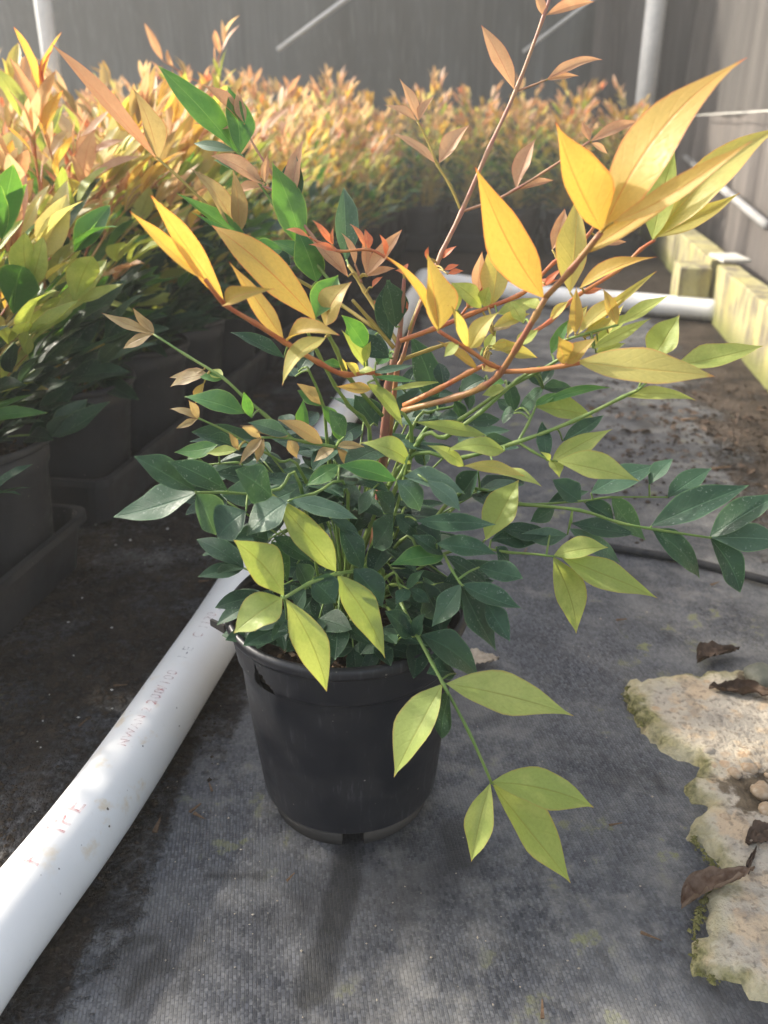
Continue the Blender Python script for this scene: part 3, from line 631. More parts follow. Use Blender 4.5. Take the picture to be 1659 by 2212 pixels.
LEAVES = []
def lv(c, rows, Y=None, dY=0.0, **kw):
    for r_ in rows: LEAVES.append((c, r_, Y, dY, kw))
lv('L', [(560, 722, 120, 315, 105, 'O'), (668, 842, 245, 225, 150, 'O')], .425, -.02, curl=-.06, bend=.03)
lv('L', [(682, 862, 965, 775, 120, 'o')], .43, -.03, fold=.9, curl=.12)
lv('L', [(1020, 1072, 703, 598, 130, 'O')], .452, .02)
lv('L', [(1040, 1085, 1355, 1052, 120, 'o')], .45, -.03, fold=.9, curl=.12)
lv('L', [(1265, 1065, 993, 1325, 125, 'y')], .455, -.01, curl=.15)
lv('L', [(1212, 962, 585, 375, 235, 'O')], .468, .015, curl=.04)
lv('L', [(1212, 942, 1342, 694, 190, 'g')], .475, .01, fold=.5)
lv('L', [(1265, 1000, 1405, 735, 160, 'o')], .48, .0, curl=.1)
lv('L', [(1015, 545, 808, 600, 115, 'g')], .50, -.01, curl=.12)
lv('L', [(745, 442, 492, 45, 115, 'B'), (760, 450, 722, 72, 105, 'B')], .575, .0, curl=.06)
lv('1', [(682, 690, 580, 372, 90, 'B'), (676, 686, 222, 178, 78, 'P')], .588, .0, curl=.05)
lv('L', [(845, 545, 378, 205, 85, 'g')], .54, .0, fold=.7)
lv('L', [(1010, 700, 470, 315, 80, 'g')], .55, .0, fold=.7)
lv('1', [(1258, 872, 1305, 605, 84, 'P'), (1140, 800, 915, 655, 78, 'P'), (1143, 798, 1152, 668, 44, 'P'), (1130, 806, 1015, 835, 44, 'P'), (1042, 537, 835, 530, 54, 'P'), (1040, 530, 868, 358, 50, 'P'), (1056, 532, 1024, 380, 56, 'P')], None, .005)
lv('1', [(1032, 668, 680, 288, 112, 'g'), (1038, 665, 992, 360, 122, 'g'), (1022, 652, 835, 615, 42, 'H'), (1150, 792, 915, 685, 46, 'g')], None, .012, curl=.05)
lv('L', [(1135, 540, 955, 30, 205, 'g'), (1060, 300, 1080, -30, 140, 'G')], .56, .01, fold=.15)
lv('L', [(1215, 735, 1090, 402, 180, 'g')], .545, .01)
lv('L', [(1388, 610, 1376, 168, 142, 'H')], .585, .01, fold=.35)
lv('L', [(1060, 640, 888, 468, 90, 'D'), (1230, 620, 930, 478, 95, 'g'), (1240, 640, 1080, 600, 120, 'D')], .57, .01)
lv('L', [(1170, 470, 1030, 418, 34, 'R'), (1312, 520, 1190, 368, 42, 'R'), (1312, 515, 1316, 408, 24, 'R'), (1338, 556, 1168, 515, 42, 'R'), (1500, 535, 1410, 388, 38, 'R'), (1520, 545, 1500, 424, 48, 'R'), (1620, 580, 1587, 452, 34, 'R')], .525, .0, curl=.12)
lv('L', [(1442, 632, 1370, 440, 48, 'P'), (1400, 705, 1180, 470, 95, 'P')], .548)
lv('M', [(28, 622, 20, 384, 62, 'P'), (32, 626, 208, 378, 84, 'P'), (34, 632, 182, 580, 46, 'P')], .53)
lv('M', [(60, 690, 118, 632, 26, 'R'), (75, 760, 80, 800, 20, 'R'), (230, 620, 250, 560, 26, 'R'), (225, 620, 185, 600, 22, 'R'), (240, 820, 242, 760, 14, 'R'), (320, 770, 335, 730, 26, 'R')], .525, .0, curl=.15)
lv('M', [(430, 535, 505, 470, 32, 'R'), (350, 540, 355, 472, 24, 'R'), (440, 600, 520, 570, 26, 'R'), (460, 620, 545, 600, 28, 'R')], .53)
# tall frond
lv('2', [(148, 522, 66, 340, 46, 'P'), (152, 520, 216, 414, 38, 'P'), (140, 522, -2, 452, 34, 'P'), (228, 708, 35, 570, 40, 'P'), (238, 706, 367, 540, 76, 'P'), (562, 385, 418, 110, 84, 'P'), (702, 345, 945, 238, 50, 'P'), (706, 346, 848, 325, 34, 'P'), (688, 66, 655, -30, 46, 'P'), (700, 66, 912, 4, 52, 'P'), (572, 815, 656, 598, 78, 'P'), (580, 820, 737, 775, 40, 'P'), (890, 612, 1118, 514, 52, 'P'), (888, 608, 854, 524, 38, 'P'), (895, 618, 968, 665, 30, 'P')], None, .008, curl=.05)
# big orange right
lv('M', [(966, 745, 640, 42, 270, 'O')], .445, -.015, fold=.35, curl=-.04, bend=-.04)
lv('2', [(938, 995, 738, 528, 205, 'O')], .428, -.005, fold=.4, bend=-.03)
lv('2', [(945, 1000, 1512, 208, 262, 'O')], .42, -.03, fold=.12, bend=-.05)
lv('2', [(990, 960, 1562, 570, 105, 'O')], .415, -.03, fold=.3, curl=-.04, bend=.05)
lv('2', [(838, 1104, 1402, 710, 100, 'O')], .432, -.025, fold=.4)
lv('R', [(346, 690, 405, 40, 230, 'y')], .485, .005)
lv('M', [(690, 790, 732, 368, 175, 'y')], .50, .005)
lv('M', [(1012, 492, 1076, 272, 90, 'P'), (1282, 462, 1406, 450, 32, 'P')], .52)
lv('M', [(1160, 692, 1552, 506, 80, 'O')], .475, -.015, fold=.6, curl=.06)
lv('M', [(622, 722, 642, 498, 82, 'P'), (632, 712, 702, 600, 32, 'R'), (570, 800, 640, 765, 30, 'P'), (565, 800, 562, 750, 22, 'P')], .53)
lv('M', [(972, 672, 1066, 584, 34, 'R'), (905, 690, 1042, 652, 40, 'R'), (1165, 722, 1278, 690, 34, 'R')], .505)
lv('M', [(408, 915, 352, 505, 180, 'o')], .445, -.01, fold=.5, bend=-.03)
lv('M', [(406, 905, 165, 490, 58, 'O')], .44, -.01, fold=.5)
lv('M', [(566, 1010, 478, 785, 72, 'y'), (574, 1012, 718, 812, 132, 'y')], .455, -.01)
lv('M', [(720, 830, 945, 742, 80, 'Y'), (640, 800, 490, 650, 100, 'Y'), (690, 1000, 945, 1060, 90, 'y')], .51)
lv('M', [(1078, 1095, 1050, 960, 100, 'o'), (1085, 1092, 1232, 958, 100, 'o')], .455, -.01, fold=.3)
lv('R', [(392, 1148, 1298, 1216, 262, 'y')], .448, -.03, fold=.1, curl=.02, bend=.03)
lv('R', [(1040, 1175, 1635, 1022, 165, 'Y')], .47, .0)
lv('R', [(880, 1150, 1068, 838, 205, 'Y')], .485, .005)
lv('R', [(712, 1380, 1188, 1385, 92, 'Y')], .452, -.01, fold=.4, curl=.06)
lv('2', [(1160, 1034, 1255, 640, 142, 'Y'), (1168, 1030, 1690, 505, 190, 'y'), (1175, 1025, 1538, 822, 88, 'y')], .49, -.01)
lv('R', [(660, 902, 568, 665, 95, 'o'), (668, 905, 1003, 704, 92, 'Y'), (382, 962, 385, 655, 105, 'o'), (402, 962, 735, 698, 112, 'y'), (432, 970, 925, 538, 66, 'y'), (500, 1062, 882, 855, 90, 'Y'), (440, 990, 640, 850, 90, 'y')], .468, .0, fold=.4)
lv('R', [(222, 1100, 342, 850, 82, 'g')], .49)
lv('R', [(330, 980, 470, 770, 95, 'y'), (530, 1010, 770, 815, 85, 'Y'), (600, 960, 705, 770, 75, 'y'), (470, 1060, 660, 940, 85, 'y'), (520, 1090, 720, 1010, 80, 'Y'), (150, 800, 30, 760, 70, 'Y')], .482, .005, fold=.4)
lv('M', [(700, 900, 900, 820, 80, 'y'), (820, 1010, 935, 905, 70, 'Y'), (520, 980, 440, 1060, 60, 'Y'), (860, 880, 790, 760, 75, 'Y'), (1000, 870, 1100, 760, 60, 'y')], .495, .005)
stem('R', 'v', .0010, .0008, [(300, 1010, .475), (430, 970, .47), (655, 908, .468)])
# right-hand lime and dark leaves
lv('Q', [(780, 345, 1027, 215, 92, 'Y')], .455, .01)
lv('Q', [(802, 345, 1142, 420, 108, 'Y')], .45, -.01, curl=.03)
lv('Q', [(772, 340, 810, 412, 62, 'Y'), (770, 340, 735, 310, 24, 'Y')], .45, -.005, curl=.2)
lv('Q', [(712, 125, 946, 166, 96, 'Y'), (716, 118, 1022, 24, 40, 'g'), (712, 120, 790, 60, 40, 'g')], .468)
lv('Q', [(758, 345, 736, 182, 62, 'G'), (822, 262, 992, 152, 62, 'G'), (745, 45, 625, 145, 60, 'G'), (740, 50, 862, 42, 55, 'G'), (735, 40, 680, -40, 60, 'G'), (735, 40, 790, -45, 40, 'D'), (625, 150, 570, 165, 60, 'G')], .50, .01)
lv('Q', [(938, 475, 1208, 362, 104, 'G'), (1175, 440, 1272, 334, 62, 'G'), (1250, 492, 1428, 368, 86, 'G'), (760, 522, 930, 468, 52, 'G'), (895, 508, 780, 420, 90, 'G'), (1022, 490, 1162, 668, 92, 'G')], .53, .01)
lv('Q', [(1185, 608, 1582, 440, 118, 'G'), (1190, 625, 1402, 812, 104, 'G')], .478, -.01, curl=.04)
lv('Q', [(1422, 652, 1720, 470, 108, 'G'), (1425, 660, 1552, 882, 100, 'G'), (1430, 656, 1730, 672, 112, 'H')], .472, -.01, curl=.05)
lv('Q', [(858, 598, 1112, 642, 72, 'G'), (850, 620, 1072, 750, 76, 'H'), (842, 645, 658, 640, 72, 'H'), (790, 535, 690, 592, 72, 'G'), (912, 515, 1032, 592, 72, 'G'), (530, 665, 790, 640, 85, 'G'), (770, 645, 560, 610, 70, 'D')], .487)
lv('Q', [(788, 728, 1005, 685, 90, 'Y'), (820, 738, 1226, 892, 132, 'Y'), (785, 736, 898, 1047, 130, 'Y')], .462, -.01, curl=.02)
# centre
lv('X', [(625, 432, 180, 295, 150, 'g')], .438, .0, curl=.06)
lv('X', [(680, 398, 1142, 542, 142, 'H'), (628, 428, 820, 650, 190, 'H'), (860, 440, 1118, 642, 130, 'H')], .438, -.01, curl=.06)
lv('X', [(735, 302, 355, 140, 172, 'Y')], .45, -.005, curl=.12, fold=.1)
lv('X', [(1442, 205, 985, 195, 150, 'Y'), (1132, 320, 878, 150, 110, 'Y'), (1132, 322, 1592, 392, 105, 'y'), (1370, 370, 1725, 455, 80, 'Y')], .45, -.01, curl=.1)
lv('X', [(1300, 878, 1555, 418, 262, 'Y')], .455, .015)
lv('X', [(775, 732, 1378, 735, 142, 'G')], .44, -.01)
lv('X', [(930, 910, 1392, 982, 152, 'G'), (978, 990, 760, 850, 112, 'G')], .435, -.01)
lv('X', [(985, 995, 572, 1068, 172, 'g')], .43, -.015, fold=.3)
lv('X', [(602, 692, 438, 948, 192, 'G'), (612, 690, 832, 862, 142, 'G'), (602, 672, 455, 508, 152, 'G'), (452, 488, 338, 690, 105, 'G')], .45)
lv('X', [(130, 715, 352, 852, 95, 'G'), (200, 790, 382, 1115, 185, 'G')], .445)
lv('X', [(300, 1095, 522, 1392, 240, 'G')], .43, -.01)
lv('X', [(1000, 1000, 1335, 1192, 132, 'G'), (1250, 1085, 1582, 1165, 155, 'G'), (1380, 930, 1482, 1052, 115, 'G')], .432, -.005)
lv('X', [(1110, 1215, 888, 1538, 172, 'G'), (1116, 1214, 1572, 1396, 152, 'G'), (1120, 1220, 1398, 1720, 222, 'G'), (1300, 1350, 1492, 1642, 165, 'G')], .418, -.012)
lv('X', [(702, 1245, 836, 1110, 75, 'G'), (720, 1250, 622, 1362, 102, 'G'), (722, 1246, 878, 1352, 92, 'G')], .433, -.005)
lv('X', [(820, 1200, 960, 1470, 190, 'D'), (742, 1612, 836, 1440, 82, 'G'), (742, 1602, 545, 1410, 152, 'G'), (960, 900, 780, 770, 210, 'D'), (830, 1180, 600, 1120, 90, 'D')], .455)
lv('X', [(1340, 892, 1700, 770, 135, 'G'), (1242, 360, 1078, 592, 165, 'G'), (840, 320, 790, 170, 120, 'G'), (1220, 130, 1090, 110, 110, 'G'), (1240, 140, 1520, 135, 120, 'G'), (700, 640, 560, 540, 140, 'D'), (450, 780, 300, 720, 130, 'D')], .50, .01)
# upper interior
lv('W', [(690, 590, 670, 95, 152, 'G'), (1040, 1040, 860, 530, 212, 'G'), (690, 660, 450, 480, 112, 'G'), (600, 740, 695, 615, 115, 'g'), (600, 1205, 430, 960, 192, 'G'), (812, 950, 905, 740, 132, 'D'), (560, 560, 520, 470, 100, 'D'), (1100, 920, 1060, 720, 120, 'D')], .56, .01)
lv('W', [(330, 1320, 240, 1100, 122, 'g'), (190, 1050, 355, 1290, 112, 'g'), (190, 1052, -5, 930, 112, 'g'), (186, 1046, -10, 882, 92, 'B'), (60, 1240, 40, 1000, 100, 'g'), (250, 1420, 240, 1290, 110, 'D')], .515)
lv('W', [(360, 830, 288, 655, 62, 'y'), (560, 925, 288, 900, 95, 'O'), (455, 815, 355, 720, 85, 'y'), (520, 880, 806, 1212, 105, 'Y'), (560, 800, 882, 745, 58, 'H'), (572, 830, 892, 866, 50, 'g'), (690, 936, 1082, 860, 46, 'Y'), (530, 772, 330, 485, 85, 'Y'), (500, 722, 546, 568, 72, 'Y'), (512, 622, 350, 368, 152, 'g'), (332, 762, 178, 720, 62, 'g'), (450, 800, 580, 775, 50, 'Y')], .485, -.005)
lv('W', [(1362, 782, 1058, 548, 82, 'o'), (1400, 785, 1535, 762, 85, 'o'), (1562, 920, 1388, 972, 85, 'Y')], .47)
lv('W', [(1412, 850, 1208, 955, 152, 'G'), (1222, 1152, 1048, 1130, 85, 'G'), (1240, 1172, 1534, 1140, 112, 'G'), (1012, 1092, 828, 1190, 105, 'G'), (1640, 1092, 1590, 860, 115, 'G'), (1640, 1090, 1500, 1000, 90, 'G'), (960, 1100, 840, 1180, 90, 'D'), (1320, 860, 1290, 1090, 120, 'G'), (1180, 1010, 1250, 1180, 110, 'G'), (1560, 880, 1420, 860, 70, 'g')], .53, .01)
lv('W', [(1415, 1272, 850, 1168, 112, 'Y')], .48, -.01)
lv('W', [(1470, 485, 1655, 368, 92, 'B'), (1482, 522, 1450, 418, 62, 'B'), (1462, 662, 1330, 598, 52, 'B'), (1460, 622, 1665, 600, 105, 'y'), (1420, 640, 1500, 480, 90, 'Y'), (1200, 330, 1160, 120, 100, 'Y'), (1400, 300, 1440, 150, 110, 'Y')], .515)
# lower front
lv('S', [(980, 528, 755, 932, 172, 'Y')], .40, -.015, bend=-.05)
lv('S', [(1000, 524, 1562, 667, 192, 'Y')], .402, -.015, bend=-.03)
lv('S', [(1200, 958, 1662, 1065, 172, 'Y'), (1205, 970, 1582, 1428, 182, 'Y')], .387, -.012, bend=-.02)
lv('S', [(1192, 965, 1112, 1328, 132, 'Y')], .386, -.012, fold=.5)
lv('S', [(1010, 560, 970, 775, 115, 'D'), (888, 310, 1142, 485, 152, 'G'), (1040, 480, 915, 472, 95, 'G')], .425, .0)
lv('S', [(868, 312, 890, 222, 50, 'G'), (852, 312, 738, 212, 72, 'G')], .435)
lv('S', [(745, 360, 620, 468, 80, 'G'), (750, 385, 815, 468, 60, 'G'), (455, 300, 612, 366, 66, 'G'), (300, 300, 230, 350, 70, 'G'), (440, 250, 520, 300, 50, 'G'), (760, 350, 835, 380, 50, 'D'), (540, 260, 640, 300, 60, 'D')], .47)
lv('N', [(1022, 1285, 722, 960, 222, 'Y')], .408, .0, bend=.05)
lv('N', [(1012, 1302, 728, 1510, 235, 'Y')], .405, -.012, curl=.14, bend=-.06, wave=.15)
lv('N', [(1035, 1308, 1282, 1855, 205, 'Y')], .405, -.015, bend=-.04)
lv('N', [(1338, 1165, 1642, 1655, 192, 'Y')], .425, -.012, bend=-.03)
lv('N', [(1328, 1145, 945, 668, 185, 'Y')], .43, .015, bend=-.04)
lv('N', [(502, 672, 150, 458, 152, 'G'), (502, 686, 8, 822, 172, 'G'), (692, 668, 348, 486, 142, 'G'), (512, 690, 626, 932, 182, 'H')], .436, -.005, fold=.15)
lv('N', [(885, 700, 655, 700, 142, 'H'), (1045, 735, 800, 938, 205, 'H'), (800, 792, 622, 942, 205, 'G'), (952, 702, 742, 550, 205, 'G'), (1060, 725, 1458, 812, 112, 'H')], .432, -.005, fold=.12)
lv('N', [(632, 402, 372, 440, 100, 'g'), (730, 410, 556, 358, 72, 'G'), (520, 480, 450, 478, 40, 'g')], .50)
lv('N', [(746, 432, 562, 442, 62, 'Y'), (790, 216, 432, 110, 135, 'g'), (832, 242, 790, 90, 65, 'g')], .485)
lv('N', [(1050, 342, 822, 250, 92, 'H'), (1252, 396, 1000, 242, 92, 'B'), (1048, 352, 758, 290, 62, 'B'), (896, 362, 758, 525, 60, 'B'), (906, 366, 860, 512, 52, 'B'), (886, 356, 772, 300, 50, 'B'), (756, 432, 698, 328, 42, 'B'), (1050, 362, 1102, 490, 72, 'B')], .462, -.005)
lv('N', [(1328, 416, 1195, 502, 62, 'B'), (1336, 412, 1502, 402, 52, 'B'), (1336, 422, 1492, 592, 72, 'B'), (1350, 520, 1145, 645, 112, 'g'), (1380, 352, 1290, 200, 100, 'G'), (1500, 500, 1340, 580, 90, 'D')], .472)
lv('N', [(520, 246, 352, 178, 48, 'B'), (522, 244, 466, 138, 52, 'B'), (514, 250, 388, 306, 40, 'B')], .468)
lv('3', [(895, 672, 590, 540, 62, 'B'), (905, 670, 778, 515, 58, 'B'), (892, 676, 718, 758, 62, 'B'), (1310, 930, 1228, 878, 72, 'Y'), (1220, 908, 985, 972, 80, 'B'), (1200, 880, 990, 930, 50, 'B'), (1310, 935, 1170, 925, 70, 'g'), (1200, 960, 1150, 1080, 60, 'o')], None, .005)
lv('N', [(960, 940, 1180, 1080, 110, 'G'), (950, 970, 1060, 1220, 130, 'G'), (930, 960, 830, 930, 130, 'D'), (1000, 1330, 840, 1280, 90, 'D'), (1100, 1100, 1170, 1250, 110, 'H'), (1150, 1250, 1080, 1360, 130, 'D'), (900, 590, 1140, 610, 80, 'D'), (1190, 1190, 1330, 1330, 190, 'D'), (1040, 1360, 1020, 1500, 90, 'D')], .455)
lv('L', [(1025, 1180, 718, 1005, 80, 'G'), (1110, 1260, 1190, 1130, 110, 'D'), (1090, 1290, 1040, 1240, 90, 'D'), (1490, 1170, 1400, 940, 130, 'g'), (1640, 1180, 1400, 1010, 120, 'D'), (1680, 1000, 1630, 720, 140, 'D')], .52, .005)

VIEWUP = Vector((0, 0, 1))
def add_leaf(bp, tp, Wp, key, Yb, dY, kw, parent=None):
    B = at(*bp, Yb); T = at(*tp, Yb + dY + random.uniform(-.006, .006))
    mid = (B + T) / 2; view = (CAM - mid).normalized(); depth = (mid.y * cp - (mid.z - H) * sp)
    ax = (T - B).normalized(); nc = (view - ax * view.dot(ax)).normalized(); sd = ax.cross(nc)
    upn = VIEWUP - ax * VIEWUP.dot(ax); ang = 0.0
    if upn.length > .15:
        upn.normalize(); a_full = math.atan2(upn.dot(sd), upn.dot(nc)); ang = max(-.85, min(.85, a_full)) * random.uniform(.45, .95)
    else: ang = random.uniform(-.5, .5)
    ang += random.uniform(-.12, .12)
    n = nc * math.cos(ang) + sd * math.sin(ang)
    W = Wp * depth / FPX / max(.55, abs(math.cos(ang)))
    k = dict(fold=random.uniform(.10, .32), curl=random.uniform(-.05, .07), bend=random.uniform(-.03, .03), wave=random.uniform(.02, .09)); k.update(kw)
    if key in 'OyoP' and 'fold' not in kw: k['fold'] = random.uniform(.25, .6)
    v, f, uv = leaf_geo(B, T, n, W * (.86 if key in 'OyoP' else .95 if key not in 'GDH' else 1.0), ph=random.uniform(0, 6), tw=random.uniform(-.35, .35), a=random.uniform(1.0, 1.25), b_=random.uniform(1.25, 1.65) if key not in 'GDH' else random.uniform(1.1, 1.45), asym=random.uniform(-.20, .20), hook=random.uniform(-.02, .10), **k)
    return mesh_obj('leaf', v, f, LM[key], parent=parent, uv=uv, origin=tuple(B))
for (c, r_, Y, dY, kw) in LEAVES:
    bp = cpx(c, r_[0], r_[1]); tp = cpx(c, r_[2], r_[3]); Wp = r_[4] * CROP[c][2]
    best = None
    for o, fine in RACH:
        for p in fine:
            d = math.hypot(p[0] - bp[0], p[1] - bp[1]) + (0 if Y is None else abs(p[2] - Y) * 260)
            if best is None or d < best[0]: best = (d, o, p)
    d, ro, p = best; d2 = math.hypot(p[0] - bp[0], p[1] - bp[1])
    Yb = p[2] if (Y is None or d2 < 9) else Y
    lf = add_leaf(bp, tp, Wp, r_[5], Yb, dY, kw, ro)
    if d2 > 2:
        B = WPOS[lf]; A = p[3]; ctrl = (A + B) / 2 + Vector((0, 0, min(.006, (A - B).length * .06)))
        mesh_obj('petiole', *tube_geo(smooth_path([A, ctrl, B], 3), [.0007, .0007, .00065, .0006, .0006, .00055, .0005], 6), SM['v' if r_[5] in 'GDHgY' else 'l'], parent=ro, origin=tuple(A))
# low inner leaves round the stems, in threes on short stalks
for k in range(52):
    a = random.uniform(0, 6.283); rr = random.uniform(.015, .095); z0 = random.uniform(.18, .30)
    tipp = POTC + Vector((math.cos(a) * rr, math.sin(a) * rr * .8 + .012, z0))
    if proj(tipp)[1] > 1310 or (tipp.y < .46 and proj(tipp)[1] > 1240): continue
    st_ = smooth_path([POTC + Vector((random.uniform(-.012, .012), random.uniform(-.01, .01), .137)), POTC + Vector((math.cos(a) * rr * .3, math.sin(a) * rr * .3, .137 + (z0 - .137) * .6)), tipp], 4)
    o = mesh_obj('frond_stalk', *tube_geo(st_, .0007, 6), SM['v'], parent=plant, origin=tuple(st_[0]))
    for j in (-1, 0, 1):
        aa = a + j * random.uniform(.7, 1.0); L = random.uniform(.030, .045); T = tipp + Vector((math.cos(aa) * L, math.sin(aa) * L, random.uniform(-.012, .012)))
        v, f, uv = leaf_geo(tipp, T, (random.uniform(-.3, .3), random.uniform(-.6, .0), 1), L * .44, random.uniform(.1, .3), random.uniform(.0, .08), tw=random.uniform(-.3, .3), nv=9)
        mesh_obj('leaf', v, f, LM[random.choice('GGDD')], parent=o, uv=uv, origin=tuple(tipp))

for k in range(26):
    a = R(random.uniform(195, 350)); rr = random.uniform(.035, .075); z0 = random.uniform(.158, .205)
    tipp = POTC + Vector((math.cos(a) * rr, math.sin(a) * rr, z0)); st_ = smooth_path([POTC + Vector((random.uniform(-.012, .012), random.uniform(-.01, .01), .137)), POTC + Vector((math.cos(a) * rr * .45, math.sin(a) * rr * .45, z0 + .012)), tipp], 4)
    o = mesh_obj('frond_stalk', *tube_geo(st_, .0006, 6), SM['v'], parent=plant, origin=tuple(st_[0]))
    for j in (-1, 0, 1):
        aa = a + j * random.uniform(.7, 1.1); L = random.uniform(.020, .036); T = tipp + Vector((math.cos(aa) * L, math.sin(aa) * L * .8, random.uniform(-.016, .006)))
        v, f, uv = leaf_geo(tipp, T, (random.uniform(-.3, .3), random.uniform(-.8, -.2), 1), L * .46, random.uniform(.1, .3), random.uniform(.0, .08), tw=random.uniform(-.3, .3), nv=9)
        mesh_obj('leaf', v, f, LM[random.choice('GGDD')], parent=o, uv=uv, origin=tuple(tipp))

# ------------------------------------------------------------------ trays and plants in the beds
def make_tray(s0, s1, q0, q1, label, group):
    c = sq((s0 + s1) / 2, (q0 + q1) / 2); t = thing('plant_tray', c, label, 'tray', group)
    def ring(inset, z): return [sq(s0 + inset, q0 + inset, z), sq(s1 - inset, q0 + inset, z), sq(s1 - inset, q1 - inset, z), sq(s0 + inset, q1 - inset, z)]
    def rounded(inset, z, rc=.022, m=4):
        cs = [(s0 + inset, q0 + inset, 1, 1), (s1 - inset, q0 + inset, -1, 1), (s1 - inset, q1 - inset, -1, -1), (s0 + inset, q1 - inset, 1, -1)]; P = []
        st = [math.pi, 1.5 * math.pi, 0, .5 * math.pi]
        order = [(180, 270), (270, 360), (0, 90), (90, 180)]
        for (a, b_, sa, sb), (d0, d1) in zip(cs, order):
            for i in range(m + 1):
                an = R(d0 + (d1 - d0) * i / m); P.append((a + sa * rc, b_ + sb * rc, an))
        return [tuple(sq(px + rc * math.cos(an), qx + rc * math.sin(an), z)) for px, qx, an in P]
    # s along cos, q along sin; corner arcs start at (s0,q0)
    rings = [rounded(.014, .004), rounded(.006, .058), rounded(.0, .060), rounded(.0, .069), rounded(.007, .069), rounded(.009, .058), rounded(.017, .008)]
    n = len(rings[0]); V = [p for r_ in rings for p in r_]; Fc = []
    for i in range(len(rings) - 1):
        for k in range(n): Fc.append((i * n + k, i * n + (k + 1) % n, (i + 1) * n + (k + 1) % n, (i + 1) * n + k))
    mesh_obj('side_wall', V[:3 * n] + V[4 * n:], [f for f in Fc if max(f) < 3 * n] + [tuple(i - n for i in f) for f in Fc if min(f) >= 4 * n], M_TRAY, parent=t, smooth=False, origin=tuple(c))
    mesh_obj('rim', V[2 * n:5 * n], [tuple(i - 2 * n for i in f) for f in Fc if min(f) >= 2 * n and max(f) < 5 * n], M_TRAY, parent=t, smooth=False, origin=tuple(c))
    mesh_obj('floor', rings[-1] + [(x, y, .004) for x, y, z in rings[-1]], [tuple(range(n)), tuple(range(2 * n - 1, n - 1, -1))], M_TRAY, parent=t, smooth=False, origin=tuple(c))
    return t
# shared pot meshes for the beds
def proto_mesh(name, geo, mat, smooth=True):
    o = mesh_obj(name, *geo, mat, origin=(0, 0, 0), smooth=smooth); me = o.data; bpy.data.objects.remove(o, do_unlink=True); WPOS.pop(o, None) if False else None; return me
O0 = Vector((0, 0, 0)); w2, r2, b2 = pot_geo(O0)
ME_WALL = proto_mesh('wall', lathe_geo([p for p in w2 if True], O0, 36), M_POT2); ME_RIM = proto_mesh('rim', lathe_geo(r2 + [r2[0]], O0, 36), M_POT2)
ME_SOIL = proto_mesh('potting_soil', merge([soil_disc(O0, .0755, .137, 24, 4), chips_geo(O0, .07, .14, 60)]), M_BARK, False)
def child(name, me, parent, loc=(0, 0, 0), mw=None):
    o = bpy.data.objects.new(name, me); col.objects.link(o); o.parent = parent
    if mw is not None: o.matrix_local = mw
    else: o.location = loc
    return o
def bed_pot(c, label, group):
    p = thing('nursery_pot', c, label, 'plant pot', group); p.rotation_euler = (random.uniform(-.03, .03), random.uniform(-.03, .03), random.uniform(0, 6))
    child('wall', ME_WALL, p); child('rim', ME_RIM, p); child('potting_soil', ME_SOIL, p); return p
# unit leaves, shared
UNIT = {}
def unit_leaf(key, var, low=False):
    k = (key, var, low)
    if k not in UNIT:
        rs = random.getstate(); random.seed(var * 17 + 3)
        v, f, uv = leaf_geo((0, 0, 0), (1, 0, 0), (0, 0, 1), random.uniform(.20, .29) * (1.65 if var > 3 else 1.0), random.uniform(.15, .5), random.uniform(-.02, .12), random.uniform(-.05, .05), .08, nv=5 if low else 8, nu=3 if low else 5, tw=random.uniform(-.4, .4), ph=var)
        random.setstate(rs)
        o = mesh_obj('leaf', v, f, LM[key], uv=uv, origin=(0, 0, 0)); UNIT[k] = (o.data, v, f, uv); bpy.data.objects.remove(o, do_unlink=True)
    return UNIT[k]
def frame(base_, d, n):
    d = d.normalized(); n = (n - d * n.dot(d)).normalized(); y = n.cross(d); M = Matrix.Identity(4)
    for i, a in enumerate((d, y, n)):
        for r_ in range(3): M[r_][i] = a[r_]
    M.translation = base_; return M
